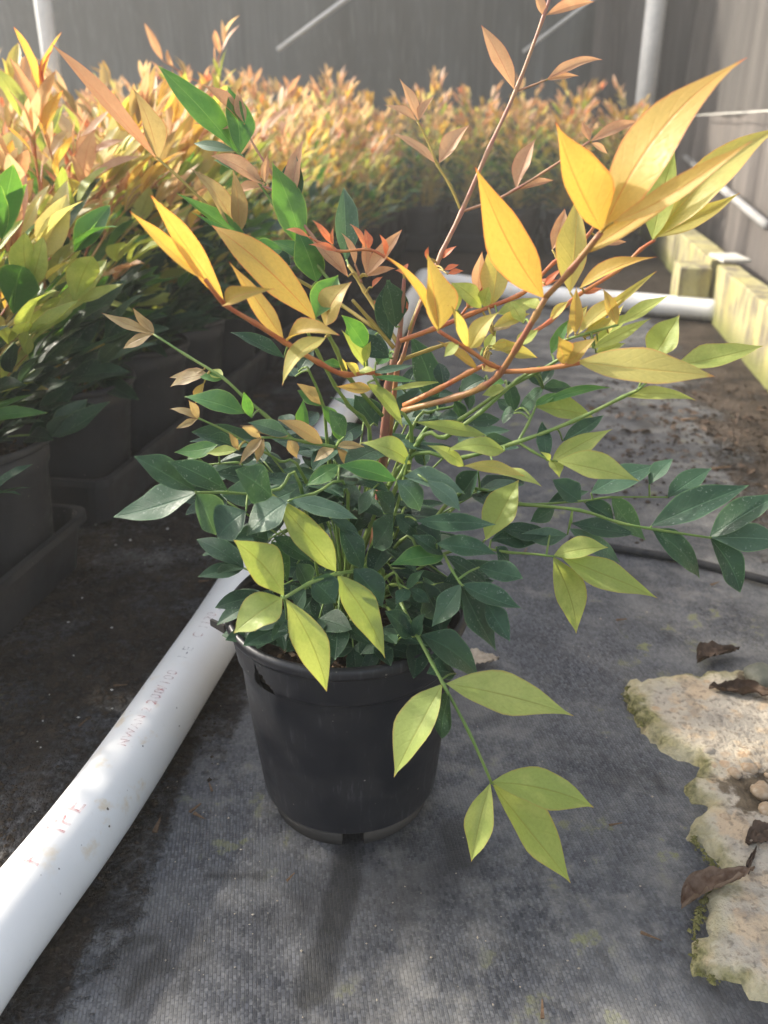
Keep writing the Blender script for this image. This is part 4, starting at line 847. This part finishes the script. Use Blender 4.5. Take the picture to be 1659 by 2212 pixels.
def plan_plant(height, spread, nf, seed, warm=1.0, lsize=.05, full=False):
    """fronds of a bed plant: [(path, stemkind, [(matrix, key, var)])] in plant space, soil at z=0"""
    rs = random.getstate(); random.seed(seed); out = []
    stems = [(random.uniform(-.02, .02), random.uniform(-.02, .02)) for _ in range(4)]
    for i in range(nf):
        lev = (i + .5) / nf; sx, sy = random.choice(stems)
        zt = height * ((.10 if full else .0) + .90 * lev ** .8) * random.uniform(.80, 1.18); a = i * 2.39996 + random.uniform(-.4, .4)
        rad = spread * (1.0 - .50 * lev ** 2) * (random.uniform(.45, 1.0) if not full else random.uniform(.35, 1.0) ** .7 * (.62 + .38 * min(1, lev * 3.0)))
        zb = max(0, zt - random.uniform(.05, .10) - rad * .3)
        b0 = Vector((sx, sy, 0)); b1 = Vector((sx * 1.5, sy * 1.5, zb)); e = Vector((math.cos(a) * rad + sx, math.sin(a) * rad + sy, zt)); m_ = b1.lerp(e, .5) + Vector((0, 0, .015))
        path = smooth_path([b0, b1, m_, e], 2); leaves = []
        young = lev + random.uniform(-.16, .16)
        def pick():
            y_ = young + random.uniform(-.14, .14) - (1 - warm) * .5
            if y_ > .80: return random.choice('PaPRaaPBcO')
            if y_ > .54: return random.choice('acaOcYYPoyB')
            if y_ > .36: return random.choice('YcYygYgG')
            if y_ > .22: return random.choice('gYGgYGG')
            return random.choice('GGDGHD')
        outd = Vector((math.cos(a), math.sin(a), random.uniform(-.1, .5) + lev * .8)).normalized()
        for node, sc_ in ((m_, .85), (m_.lerp(e, .55), .95), (e, 1.0)):
            key = pick()
            for t_ in ((-1, 1) if node is not e else (-1, 0, 1)):
                if random.random() < .08: continue
                side = Vector((-math.sin(a), math.cos(a), 0)); d = outd + side * t_ * random.uniform(.35, .85) + Vector((0, 0, random.uniform(-.3, .6) + max(0, lev - .6) * random.uniform(.5, 3.0)))
                L = lsize * sc_ * random.uniform(.6, 1.3) * (1.0 if key not in 'R' else .6)
                n = Vector((random.uniform(-.5, .5), random.uniform(-.6, .3), 1.0)); M = frame(node, d, n) @ Matrix.Scale(L, 4)
                leaves.append((M, key, random.randrange(4) + (4 if full and key in 'GDHgYc' else 0)))
        out.append((path, 'r' if young > .7 else ('l' if young > .45 else 'v'), leaves))
    random.setstate(rs); return out
FAR = {}
def far_meshes(kind, seed):
    k = (kind, seed)
    if k in FAR: return FAR[k]
    hgt, spr, nf, wm = kind
    plan = plan_plant(hgt, spr, nf, seed, wm, .046); V = []; Fc = []; UV = []; MI = []; keys = list(LM); ST = []
    for path, sk, leaves in plan:
        ST.append(tube_geo(path, .0011, 4, False))
        for M, key, var in leaves:
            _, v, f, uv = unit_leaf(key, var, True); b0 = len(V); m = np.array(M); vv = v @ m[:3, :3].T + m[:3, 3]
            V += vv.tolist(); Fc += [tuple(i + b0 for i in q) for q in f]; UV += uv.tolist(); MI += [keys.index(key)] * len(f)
    o = mesh_obj('foliage', V, Fc, None, uv=UV, origin=(0, 0, 0), mats=[LM[x] for x in keys], midx=MI); me1 = o.data; bpy.data.objects.remove(o, do_unlink=True)
    o = mesh_obj('stems', *merge(ST), SM['l'], origin=(0, 0, 0)); me2 = o.data; bpy.data.objects.remove(o, do_unlink=True)
    FAR[k] = (me1, me2); return FAR[k]
def bed_plant(c, near, label, group, hgt, spr, nf, seed, warm=1.0, rot=0.0, scl=1.0, lsz=.056, full=False):
    t = thing('nandina_plant', c, label, 'plant', group); t.rotation_euler[2] = rot
    if near:
        plan = plan_plant(hgt, spr, nf, seed, warm, lsz, full)
        for path, sk, leaves in plan:
            fr = mesh_obj('frond_stalk', *tube_geo(path, [.0015 - .0007 * i / len(path) for i in range(len(path))], 5, False), SM[sk], origin=(0, 0, 0)); fr.parent = t; fr.location = (0, 0, 0)
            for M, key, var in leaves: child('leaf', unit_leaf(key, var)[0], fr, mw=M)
    else:
        t.scale = (scl, scl, scl); me1, me2 = far_meshes((hgt, spr, nf, warm), seed); f = child('foliage', me1, t); f['kind'] = 'stuff'; child('stalks', me2, t)
    return t
TRAY_S = [(.44, .835)] + [(.905 + .385 * k, .905 + .385 * k + .372) for k in range(7)]
ORD = ['first', 'second', 'third', 'fourth', 'fifth', 'sixth', 'seventh', 'eighth', 'ninth', 'tenth', 'eleventh', 'twelfth', 'thirteenth', 'fourteenth', 'fifteenth']
npl = 0; nside = 0
for ti, (s0, s1) in enumerate(TRAY_S):
    for tj in range(5):
        q0 = -.527 - .385 * tj + (.038, .018, .008, 0, 0, 0, 0, 0)[ti]; q1 = q0 - .372
        pots = []
        for a in (.26, .76):
            for b_ in (.24, .76):
                s_ = s0 + (s1 - s0) * a; q_ = q0 + (q1 - q0) * b_
                if ti == 0 and tj == 0: s_ = {.26: .56, .76: .745}[a]; q_ += .012 if b_ == .24 else 0
                c = sq(s_ + random.uniform(-.006, .006), q_ + random.uniform(-.006, .006), .009)
                x, y = proj(c + Vector((0, 0, .38)))
                if x < (-900 if ti < 3 else -260): continue
                pots.append((c, a, b_))
        if not pots: continue
        edge = tj == 0
        lab = 'black plastic tray at the front corner of the plant bed' if (ti == 0 and edge) else ('black plastic tray along the aisle side of the bed of orange plants' if edge else 'black plastic tray inside the bed, %s from the aisle, %s tray row from the front' % (ORD[tj], ORD[ti]))
        if edge and ti: lab = 'black plastic tray at the aisle side, %s behind the front corner tray' % ORD[ti - 1]
        make_tray(s0, s1, q1, q0, lab, None if (ti == 0 and edge) else ('trays along the aisle' if edge else 'trays inside the bed'))
        for c, a, b_ in pots:
            side = edge and b_ == .24
            dist = c.y; near = dist < 2.0 and proj(c + Vector((0, 0, .3)))[0] > -420
            first = ti == 0 and edge
            if first: lp, gp = 'black pot in the front corner tray of the bed', 'pots in the front corner tray'
            elif side: lp, gp = 'black pot at the aisle edge of the bed, %s behind the front corner tray' % ORD[nside], 'pots along the aisle'
            else: lp, gp = 'black pot inside the bed, %s tray from the aisle, %s tray row from the front' % (ORD[tj], ORD[ti]), 'pots inside the bed'
            bed_pot(c, lp, gp)
            pl = c + Vector((0, 0, .138))
            if first: ll, gg = 'low leafy sacred bamboo with lime and green leaves in the front corner tray', 'plants in the front corner tray'
            elif side: ll, gg = 'yellow topped sacred bamboo at the aisle edge, %s plant behind the front corner tray' % ORD[nside], 'plants along the aisle'; nside += 1
            else: ll, gg = 'orange topped sacred bamboo, %s tray from the aisle, %s tray row from the front' % (ORD[tj], ORD[ti]), 'plants inside the bed'
            npl += 1
            if near:
                if first: bed_plant(pl, True, ll, gg, .25, .18, 95, 100 + npl, .66, lsz=.060, full=True)
                elif side and c.y < 1.5: bed_plant(pl, True, ll, gg, .31, .165, 95, 100 + npl, .80, lsz=.058, full=True)
                else: bed_plant(pl, True, ll, gg, (.30 if ti == 0 else .33 if ti == 1 and tj > 0 else .37) * random.uniform(.84, 1.25 if ti > 1 else 1.0), .14, 62, 100 + npl, random.uniform(.8, 1.1), lsz=.052)
            else: bed_plant(pl, False, ll, gg, .30 if ti < 2 else .37 if not side else .33, .14, 46, npl % 7, .85 + .05 * (npl % 7), random.uniform(0, 6.28), random.uniform(.80, 1.24))
# back bed along the rear cloth
for k in range(7):
    qa = .375 - .385 * k
    for rr_ in range(2):
        s0 = 3.55 + rr_ * .40
        make_tray(s0, s0 + .372, qa - .372, qa, 'black tray of the rear bed, %s from the edging board, %s row' % (ORD[k], ('front', 'back')[rr_]), 'trays of the rear bed')
        for a in (.26, .76):
            for b_ in (.24, .76):
                c = sq(s0 + .372 * a, qa - .372 * b_, .009); c += Vector((random.uniform(-.006, .006), random.uniform(-.006, .006), 0))
                bed_pot(c, 'black pot of the rear bed, %s tray from the edging board, %s row' % (ORD[k], ('front', 'back')[rr_]), 'pots of the rear bed')
                bed_plant(c + Vector((0, 0, .138)), False, 'reddish sacred bamboo of the rear bed, %s tray from the edging board, %s row' % (ORD[k], ('front', 'back')[rr_]), 'plants of the rear bed', .40, .145, 46, (k + int(a * 10) + int(b_ * 20)) % 6, .85 + .04 * ((k + int(a * 10) + int(b_ * 20)) % 6), random.uniform(0, 6.28), random.uniform(.95, 1.15))

# ------------------------------------------------------------------ timber edging, walls, posts
def plank(name, s0, s1, q0, q1, z0, z1, mat, label, cat='timber', group=None, bev=.004, yaw=0.0):
    c = sq((s0 + s1) / 2, (q0 + q1) / 2, (z0 + z1) / 2); rot = Matrix.Rotation(yaw, 3, 'Z')
    v, f = box_geo(c, rot @ (AX * ((s1 - s0) / 2)), rot @ (-RX * ((q1 - q0) / 2)), Vector((0, 0, (z1 - z0) / 2)), bev)
    bm = bmesh.new(); vs = [bm.verts.new(p) for p in v]; [bm.faces.new([vs[i] for i in q]) for q in f]; bmesh.ops.subdivide_edges(bm, edges=[e for e in bm.edges if e.calc_length() > .06], cuts=9, use_grid_fill=True)
    V = [tuple(x.co + Vector((1, 1, .6)) * .004 * mnoise.noise(x.co * 9)) for x in bm.verts]; bm.verts.index_update(); F_ = [tuple(x.index for x in q.verts) for q in bm.faces]; bm.free()
    return tag(mesh_obj(name, V, F_, mat, smooth=False), label, cat, group)
plank('edging_board', .75, 2.40, .452, .506, -.01, .142, M_PLANK, 'yellow lichen covered board edging the aisle in front of the joint')
plank('edging_board', 2.50, 4.4, .452, .520, -.01, .140, M_PLANK, 'pale lichen covered board beyond the joint at the rear bed', yaw=.0)
plank('wooden_stake', 2.40, 2.53, .362, .442, -.01, .132, M_PLANK, 'short square wooden stake standing inside the board joint', 'stake', bev=.003)
plank('broken_board_cap', 2.43, 2.56, .462, .535, .1425, .152, M_WOODEND, 'splintered white wood piece lying on top of the board joint', 'wood piece', bev=.003, yaw=.12)

def cloth_panel(name, P0, P1, z0, z1, mat, label, amp=.02, n=120, m=8, group=None, seed=0):
    P0 = Vector(P0); P1 = Vector(P1); d = P1 - P0; nrm = Vector((-d.y, d.x, 0)).normalized(); V = []; Fc = []
    for j in range(m + 1):
        for i in range(n + 1):
            t = i / n; p = P0 + d * t; z = z0 + (z1 - z0) * j / m; L = d.length * t
            off = amp * (2.2 * mnoise.noise((L * 1.1, z * .9, seed + 2)) + mnoise.noise((L * 3.2, z * .5, seed)) + .6 * mnoise.noise((L * 9, z * .4, seed + 5)) + .8 * mnoise.noise((L * .7, z * 1.2, seed + 9))); V.append(tuple(Vector((p.x, p.y, z)) + nrm * off))
    for j in range(m):
        for i in range(n): a = j * (n + 1) + i; Fc.append((a, a + 1, a + n + 2, a + n + 1))
    return tag(mesh_obj(name, V, Fc, mat), label, 'shade cloth', group)
BW = 5.0; RQ_ = .66
cloth_panel('shade_cloth', sq(BW, -4.2), sq(BW, .36), -.02, 2.3, M_CLOTH, 'dark grey shade cloth wall hanging behind the rear bed', .05, 160, 10)
cloth_panel('shade_cloth', sq(BW - .06, .18), sq(BW - .06, RQ_), -.02, 2.3, M_CLOTH2, 'brownish overlapping cloth strip beside the white corner post', .03, 40, 8, seed=4)
cloth_panel('shade_cloth', sq(BW - .05, RQ_), sq(.55, RQ_ + .02), .50, 2.3, M_CLOTH2, 'brownish grey shade cloth on the side wall above the white seam', .025, 220, 8, seed=8)
cloth_panel('skirt_cloth', sq(BW - .05, RQ_ - .012), sq(.55, RQ_ + .008), -.02, .515, M_CLOTH3, 'pale streaky skirt cloth on the side wall below the white seam', .015, 220, 6, seed=12)
V_, F_ = [], []
sm = [sq(BW - .1 - i * .1, RQ_ - .062, .506) for i in range(44)]
tag(mesh_obj('seam_tape', *tube_geo(sm, .0022, 6), M_SEAM), 'thin white seam tape running along the side wall cloth', 'tape')
def post(px, py, Y, r, label):
    p = at(px, py, Y); v, f = tube_geo([Vector((p.x, p.y, -.02)), Vector((p.x, p.y, .8)), Vector((p.x, p.y, 2.4))], r, 20); return tag(mesh_obj('shade_house_post', v, f, M_STEEL, origin=(p.x, p.y, 0)), label, 'post')
post(1397, 190, 4.32, .044, 'white metal post standing at the corner of the shade house')
post(100, 60, 4.3, .036, 'white metal post rising behind the bed of orange plants')
def rod(a, b_, r, label, mat=None, cat='rod'):
    return tag(mesh_obj('brace_rod', *tube_geo([a, a.lerp(b_, .5), b_], r, 12), mat or M_STEEL), label, cat)
A_ = on_s(600, 108, 4.78); B_ = on_s(900, -115, 4.78); rod(A_, B_, .012, 'thin white brace rod slanting in front of the dark rear cloth')
A_ = on_s(1130, 112, 4.85); B_ = on_s(1370, -70, 4.85); rod(A_, B_, .008, 'faint thin brace rod slanting against the brownish cloth strip')
A_ = on_q(1658, 488, .60); B_ = on_q(1480, 340, .60); rod(A_, B_, .013, 'grey white pipe leaning along the pale skirt cloth behind the boards', flat_mat('weathered_pipe', (.34, .33, .32), (.42, .41, .39), 40, .6), 'pipe')
# dark outside uprights seen through the cloth
for px_, nm in ((1368, 'beside the white corner post'), (1516, 'on the side wall')):
    p = on_s(px_, 100, BW + .12) if px_ < 1400 else on_q(px_, 100, RQ_ + .10)
    v, f = box_geo(Vector((p.x, p.y, 1.2)), RX * .035, AX * .035, Vector((0, 0, 1.2)), .003)
    tag(mesh_obj('dark_upright', v, f, M_HOSE, smooth=False), 'dark upright showing through the cloth ' + nm, 'upright')
# ------------------------------------------------------------------ litter on the ground
def dead_leaf(c, L, W, yaw, mat, label, curl=.3, roll=.9, lift=.012):
    """a dried blade rolled about its midrib, edges torn"""
    d = Vector((math.cos(yaw), math.sin(yaw), 0)); s = Vector((-d.y, d.x, 0)); nv, nu = 22, 13; V = []; UV = []
    for i in range(nv):
        v = i / (nv - 1); hw = W * .5 * (math.sin(math.pi * min(1, v * 1.02) ** .8) ** .8 + .05); tw = (v - .5) * 1.5 + .5 * math.sin(v * 5)
        for j in range(nu):
            u = -1 + 2 * j / (nu - 1); e = 1 + .40 * mnoise.noise((v * 11, u * 2, yaw * 7)) * abs(u); r_ = hw / max(.5, roll); a = u * e * roll + tw * .5
            p = c + d * ((v - .5) * L) + s * (math.sin(a) * r_ + .14 * L * math.sin(v * 3.1 + yaw)) + Vector((0, 0, (1 - math.cos(a)) * r_ + curl * L * (v - .35) ** 2 + (.0022 + W * .10) * mnoise.noise((v * 9, u * 3, yaw)) + W * .07 * mnoise.noise((v * 22, u * 6, yaw))))
            V.append(p); UV.append(((u + 1) / 2, v))
    z0 = min(p.z for p in V); V = [(p.x, p.y, p.z - z0 + c.z) for p in V]; F_ = [(i * nu + j, i * nu + j + 1, (i + 1) * nu + j + 1, (i + 1) * nu + j) for i in range(nv - 1) for j in range(nu - 1)]
    return tag(mesh_obj('dead_leaf', V, F_, mat, uv=UV), label, 'dead leaf')
dead_leaf(CP(1190, 1530) + Vector((0, 0, .006)), .060, .022, .55, M_DEAD, 'curled brown dead leaf hanging over the mossy edge of the concrete', .35, 1.7)
dead_leaf(CP(1345, 430) + Vector((0, 0, .007)), .060, .022, -.55, M_DEAD2, 'dark brown curled dead leaf on top of the broken concrete', .3, 1.5)
dead_leaf(CP(1480, 1245) + Vector((0, 0, .007)), .036, .018, .1, M_DEAD2, 'small reddish brown dead leaf with stalk on the concrete', .15, .8)
dead_leaf(CP(1385, 1350) + Vector((0, 0, .007)), .028, .004, 1.3, M_DEAD2, 'thin dark dead leaf stalk lying on the concrete', .1, 1.0)
dead_leaf(CP(1200, 190) + Vector((0, 0, .004)), .050, .020, .5, M_DEAD2, 'dry dark leaf lying in the soil behind the broken concrete', .1, .9)
dead_leaf(gnd(1040, 1435, .003), .035, .020, .3, flat_mat('pale_dead_leaf', (.40, .32, .24), (.52, .44, .34), 150, .8), 'pale dry leaf on the fabric behind the lone pot', .1, .5)
def chip(px, py, L, ang, mat=M_CHIP):
    c = gnd(px, py, .0035); q = Matrix.Rotation(ang, 3, 'Z') @ Matrix.Rotation(random.uniform(-.15, .15), 3, 'Y')
    v, f = box_geo(c, q @ Vector((L / 2, 0, 0)), q @ Vector((0, L * random.uniform(.10, .2), 0)), q @ Vector((0, 0, L * .07)), L * .03)
    ux = q @ Vector((1, 0, 0)); w_ = []
    for p_ in v:
        d_ = Vector(p_) - c; a_ = d_.dot(ux); k_ = 1 - .75 * min(1, abs(a_ + L * .12) / (L * .55)) ** 2; d_ = ux * (a_ * (1 + .15 * mnoise.noise((p_[0] * 400, p_[1] * 400, 2)))) + (d_ - ux * a_) * k_; w_.append(tuple(c + d_ + Vector((L * .05 * mnoise.noise((p_[0] * 300, p_[1] * 300, 0)), L * .05 * mnoise.noise((p_[0] * 300, p_[1] * 300, 7)), 0))))
    v = w_
    return mesh_obj('bark_chip', v, f, mat, smooth=False)
for (x, y, L, a) in [(422, 1745, .012, 1.0), (430, 1762, .010, -.5), (340, 1782, .014, 1.5), (565, 855, .03, .1), (628, 1894, .008, .9), (440, 1255, .012, .1), (640, 1160, .010, .4), (1405, 2022, .013, -.35), (1343, 1338, .012, .3), (1330, 1780, .010, .1), (455, 1700, .009, 2.0), (1545, 1260, .012, .4),
                      (1135, 1190, .02, 1.2), (300, 1690, .01, .3), (260, 1480, .012, .2), (180, 1560, .010, 1.1), (420, 1100, .014, .2), (1172, 2180, .012, 1.4), (1290, 980, .02, .2), (1490, 905, .03, .1), (1440, 880, .025, -.2), (1380, 930, .022, .3), (1560, 1010, .03, .2), (1240, 1130, .012, .6)]:
    tag(chip(x, y, L, a), 'small brown bark chip lying on the dirty ground fabric', 'bark chip', 'bark chips on the fabric')
pvc_chip = [(237, 1600, .0055), (282, 1600, .002)]
def crumbs(name, cnt, region, mat, lo, hi, label, cat, z=.001):
    parts = []
    base_v = [Vector(p) for p in ((1, 0, 0), (-1, 0, 0), (0, 1, 0), (0, -1, 0), (0, 0, 1), (0, 0, -1))]; bf = [(0, 2, 4), (2, 1, 4), (1, 3, 4), (3, 0, 4), (2, 0, 5), (1, 2, 5), (3, 1, 5), (0, 3, 5)]
    while len(parts) < cnt:
        px, py = region(); c = gnd(px, py, z); r_ = random.uniform(lo, hi) * (.5 + random.random())
        parts.append(([tuple(c + Vector((v.x * r_ * random.uniform(.6, 1.4), v.y * r_ * random.uniform(.6, 1.4), v.z * r_ * .7 * random.uniform(.6, 1.2)))) for v in base_v], bf))
    o = mesh_obj(name, *merge(parts), mat, smooth=False, origin=(0, 0, 0)); return tag(o, label, cat, kind='stuff')
def reg_left():
    while True:
        x, y = random.uniform(0, 640), random.uniform(1000, 1900)
        if y < 1866 - 1.30 * x - 10 or random.random() < .0: return x, y
def reg_pipe():
    t = random.random() ** .8; x = 40 + 520 * t; return x + abs(random.gauss(0, 38)), 2150 - 1.53 * x + random.gauss(0, 22)
def reg_right(): return random.uniform(1280, 1659), random.gauss(960, 90)
def reg_all(): return random.uniform(300, 1500), random.uniform(1250, 2200)
crumbs('soil_crumbs', 1500, reg_left, M_CRUMB, .0008, .0024, 'dark soil crumbs strewn between the trays and the white pipe', 'soil')
crumbs('soil_crumbs', 700, reg_pipe, M_CRUMB, .0007, .0022, 'dark soil crumbs washed against the white pipe', 'soil')
crumbs('soil_crumbs', 620, reg_right, M_CRUMB, .0008, .0045, 'clods of dark soil along the yellow edging boards', 'soil')
crumbs('grit', 170, reg_all, M_PEB2, .0004, .0008, 'pale grit scattered on the ground fabric', 'grit')
crumbs('perlite_specks', 46, reg_left, M_PERL, .0008, .0018, 'white perlite specks on the dark soil beside the trays', 'perlite')
def reg_moss():
    k = random.choice([10, 11, 12, 12, 12, 13, 13, 14, 15, 16, 25, 26]); a = proj(outl[k]); b_ = proj(outl[(k + 1) % len(outl)]); t = random.random(); return a[0] + (b_[0] - a[0]) * t + random.gauss(2, 5), a[1] + (b_[1] - a[1]) * t + random.gauss(0, 4)
crumbs('moss_tufts', 300, reg_moss, M_MOSS, .0006, .0018, 'green moss tufts along the edge of the broken concrete', 'moss', .004)
fl = []
for k in range(190):
    px_, py_ = random.uniform(1240, 1659), random.gauss(930, 55); c = gnd(px_, py_, .004); L = random.uniform(.008, .022); a_ = random.uniform(0, 6.28); d_ = Vector((math.cos(a_), math.sin(a_), random.uniform(-.2, .2)))
    v, f, _ = leaf_geo(tuple(c), tuple(c + d_ * L), (random.uniform(-.5, .5), random.uniform(-.5, .5), 1), L * random.uniform(.3, .55), random.uniform(.1, .8), random.uniform(0, .2), nv=6, nu=5, wave=.2, tw=random.uniform(-1, 1)); fl.append((v.tolist(), f))
tag(mesh_obj('leaf_litter', *merge(fl), M_DEAD2, origin=(0, 0, 0)), 'dark brown leaf litter on the soil beside the edging boards', 'leaf litter', kind='stuff')
# black hose behind the slab of fabric
hs_ = [gnd(x, y, .006) for x, y in ((1230, 1165), (1350, 1188), (1460, 1205), (1570, 1232), (1720, 1270))]
tag(mesh_obj('irrigation_hose', *tube_geo(smooth_path(hs_, 5), .0048, 12), M_HOSE), 'thin black irrigation hose half buried at the fabric edge', 'hose')

# ------------------------------------------------------------------ added haze volume imitating veiling lens glare
b = NB('veil_glare_volume'); pv = b.node('ShaderNodeVolumePrincipled'); pv.inputs['Color'].default_value = (.98, .96, .92, 1); pv.inputs['Density'].default_value = HAZE; pv.inputs['Anisotropy'].default_value = .35
o_ = b.node('ShaderNodeOutputMaterial'); b.lk(pv.outputs[0], o_.inputs['Volume'])
V, Fc = box_geo(Vector((0, 30, .75)), Vector((62, 0, 0)), Vector((0, 62, 0)), Vector((0, 0, 1.85)))
hz = mesh_obj('haze', V, Fc, b.m, smooth=False); tag(hz, 'thin added haze imitating veiling lens glare over the shade house', 'haze', kind='stuff')
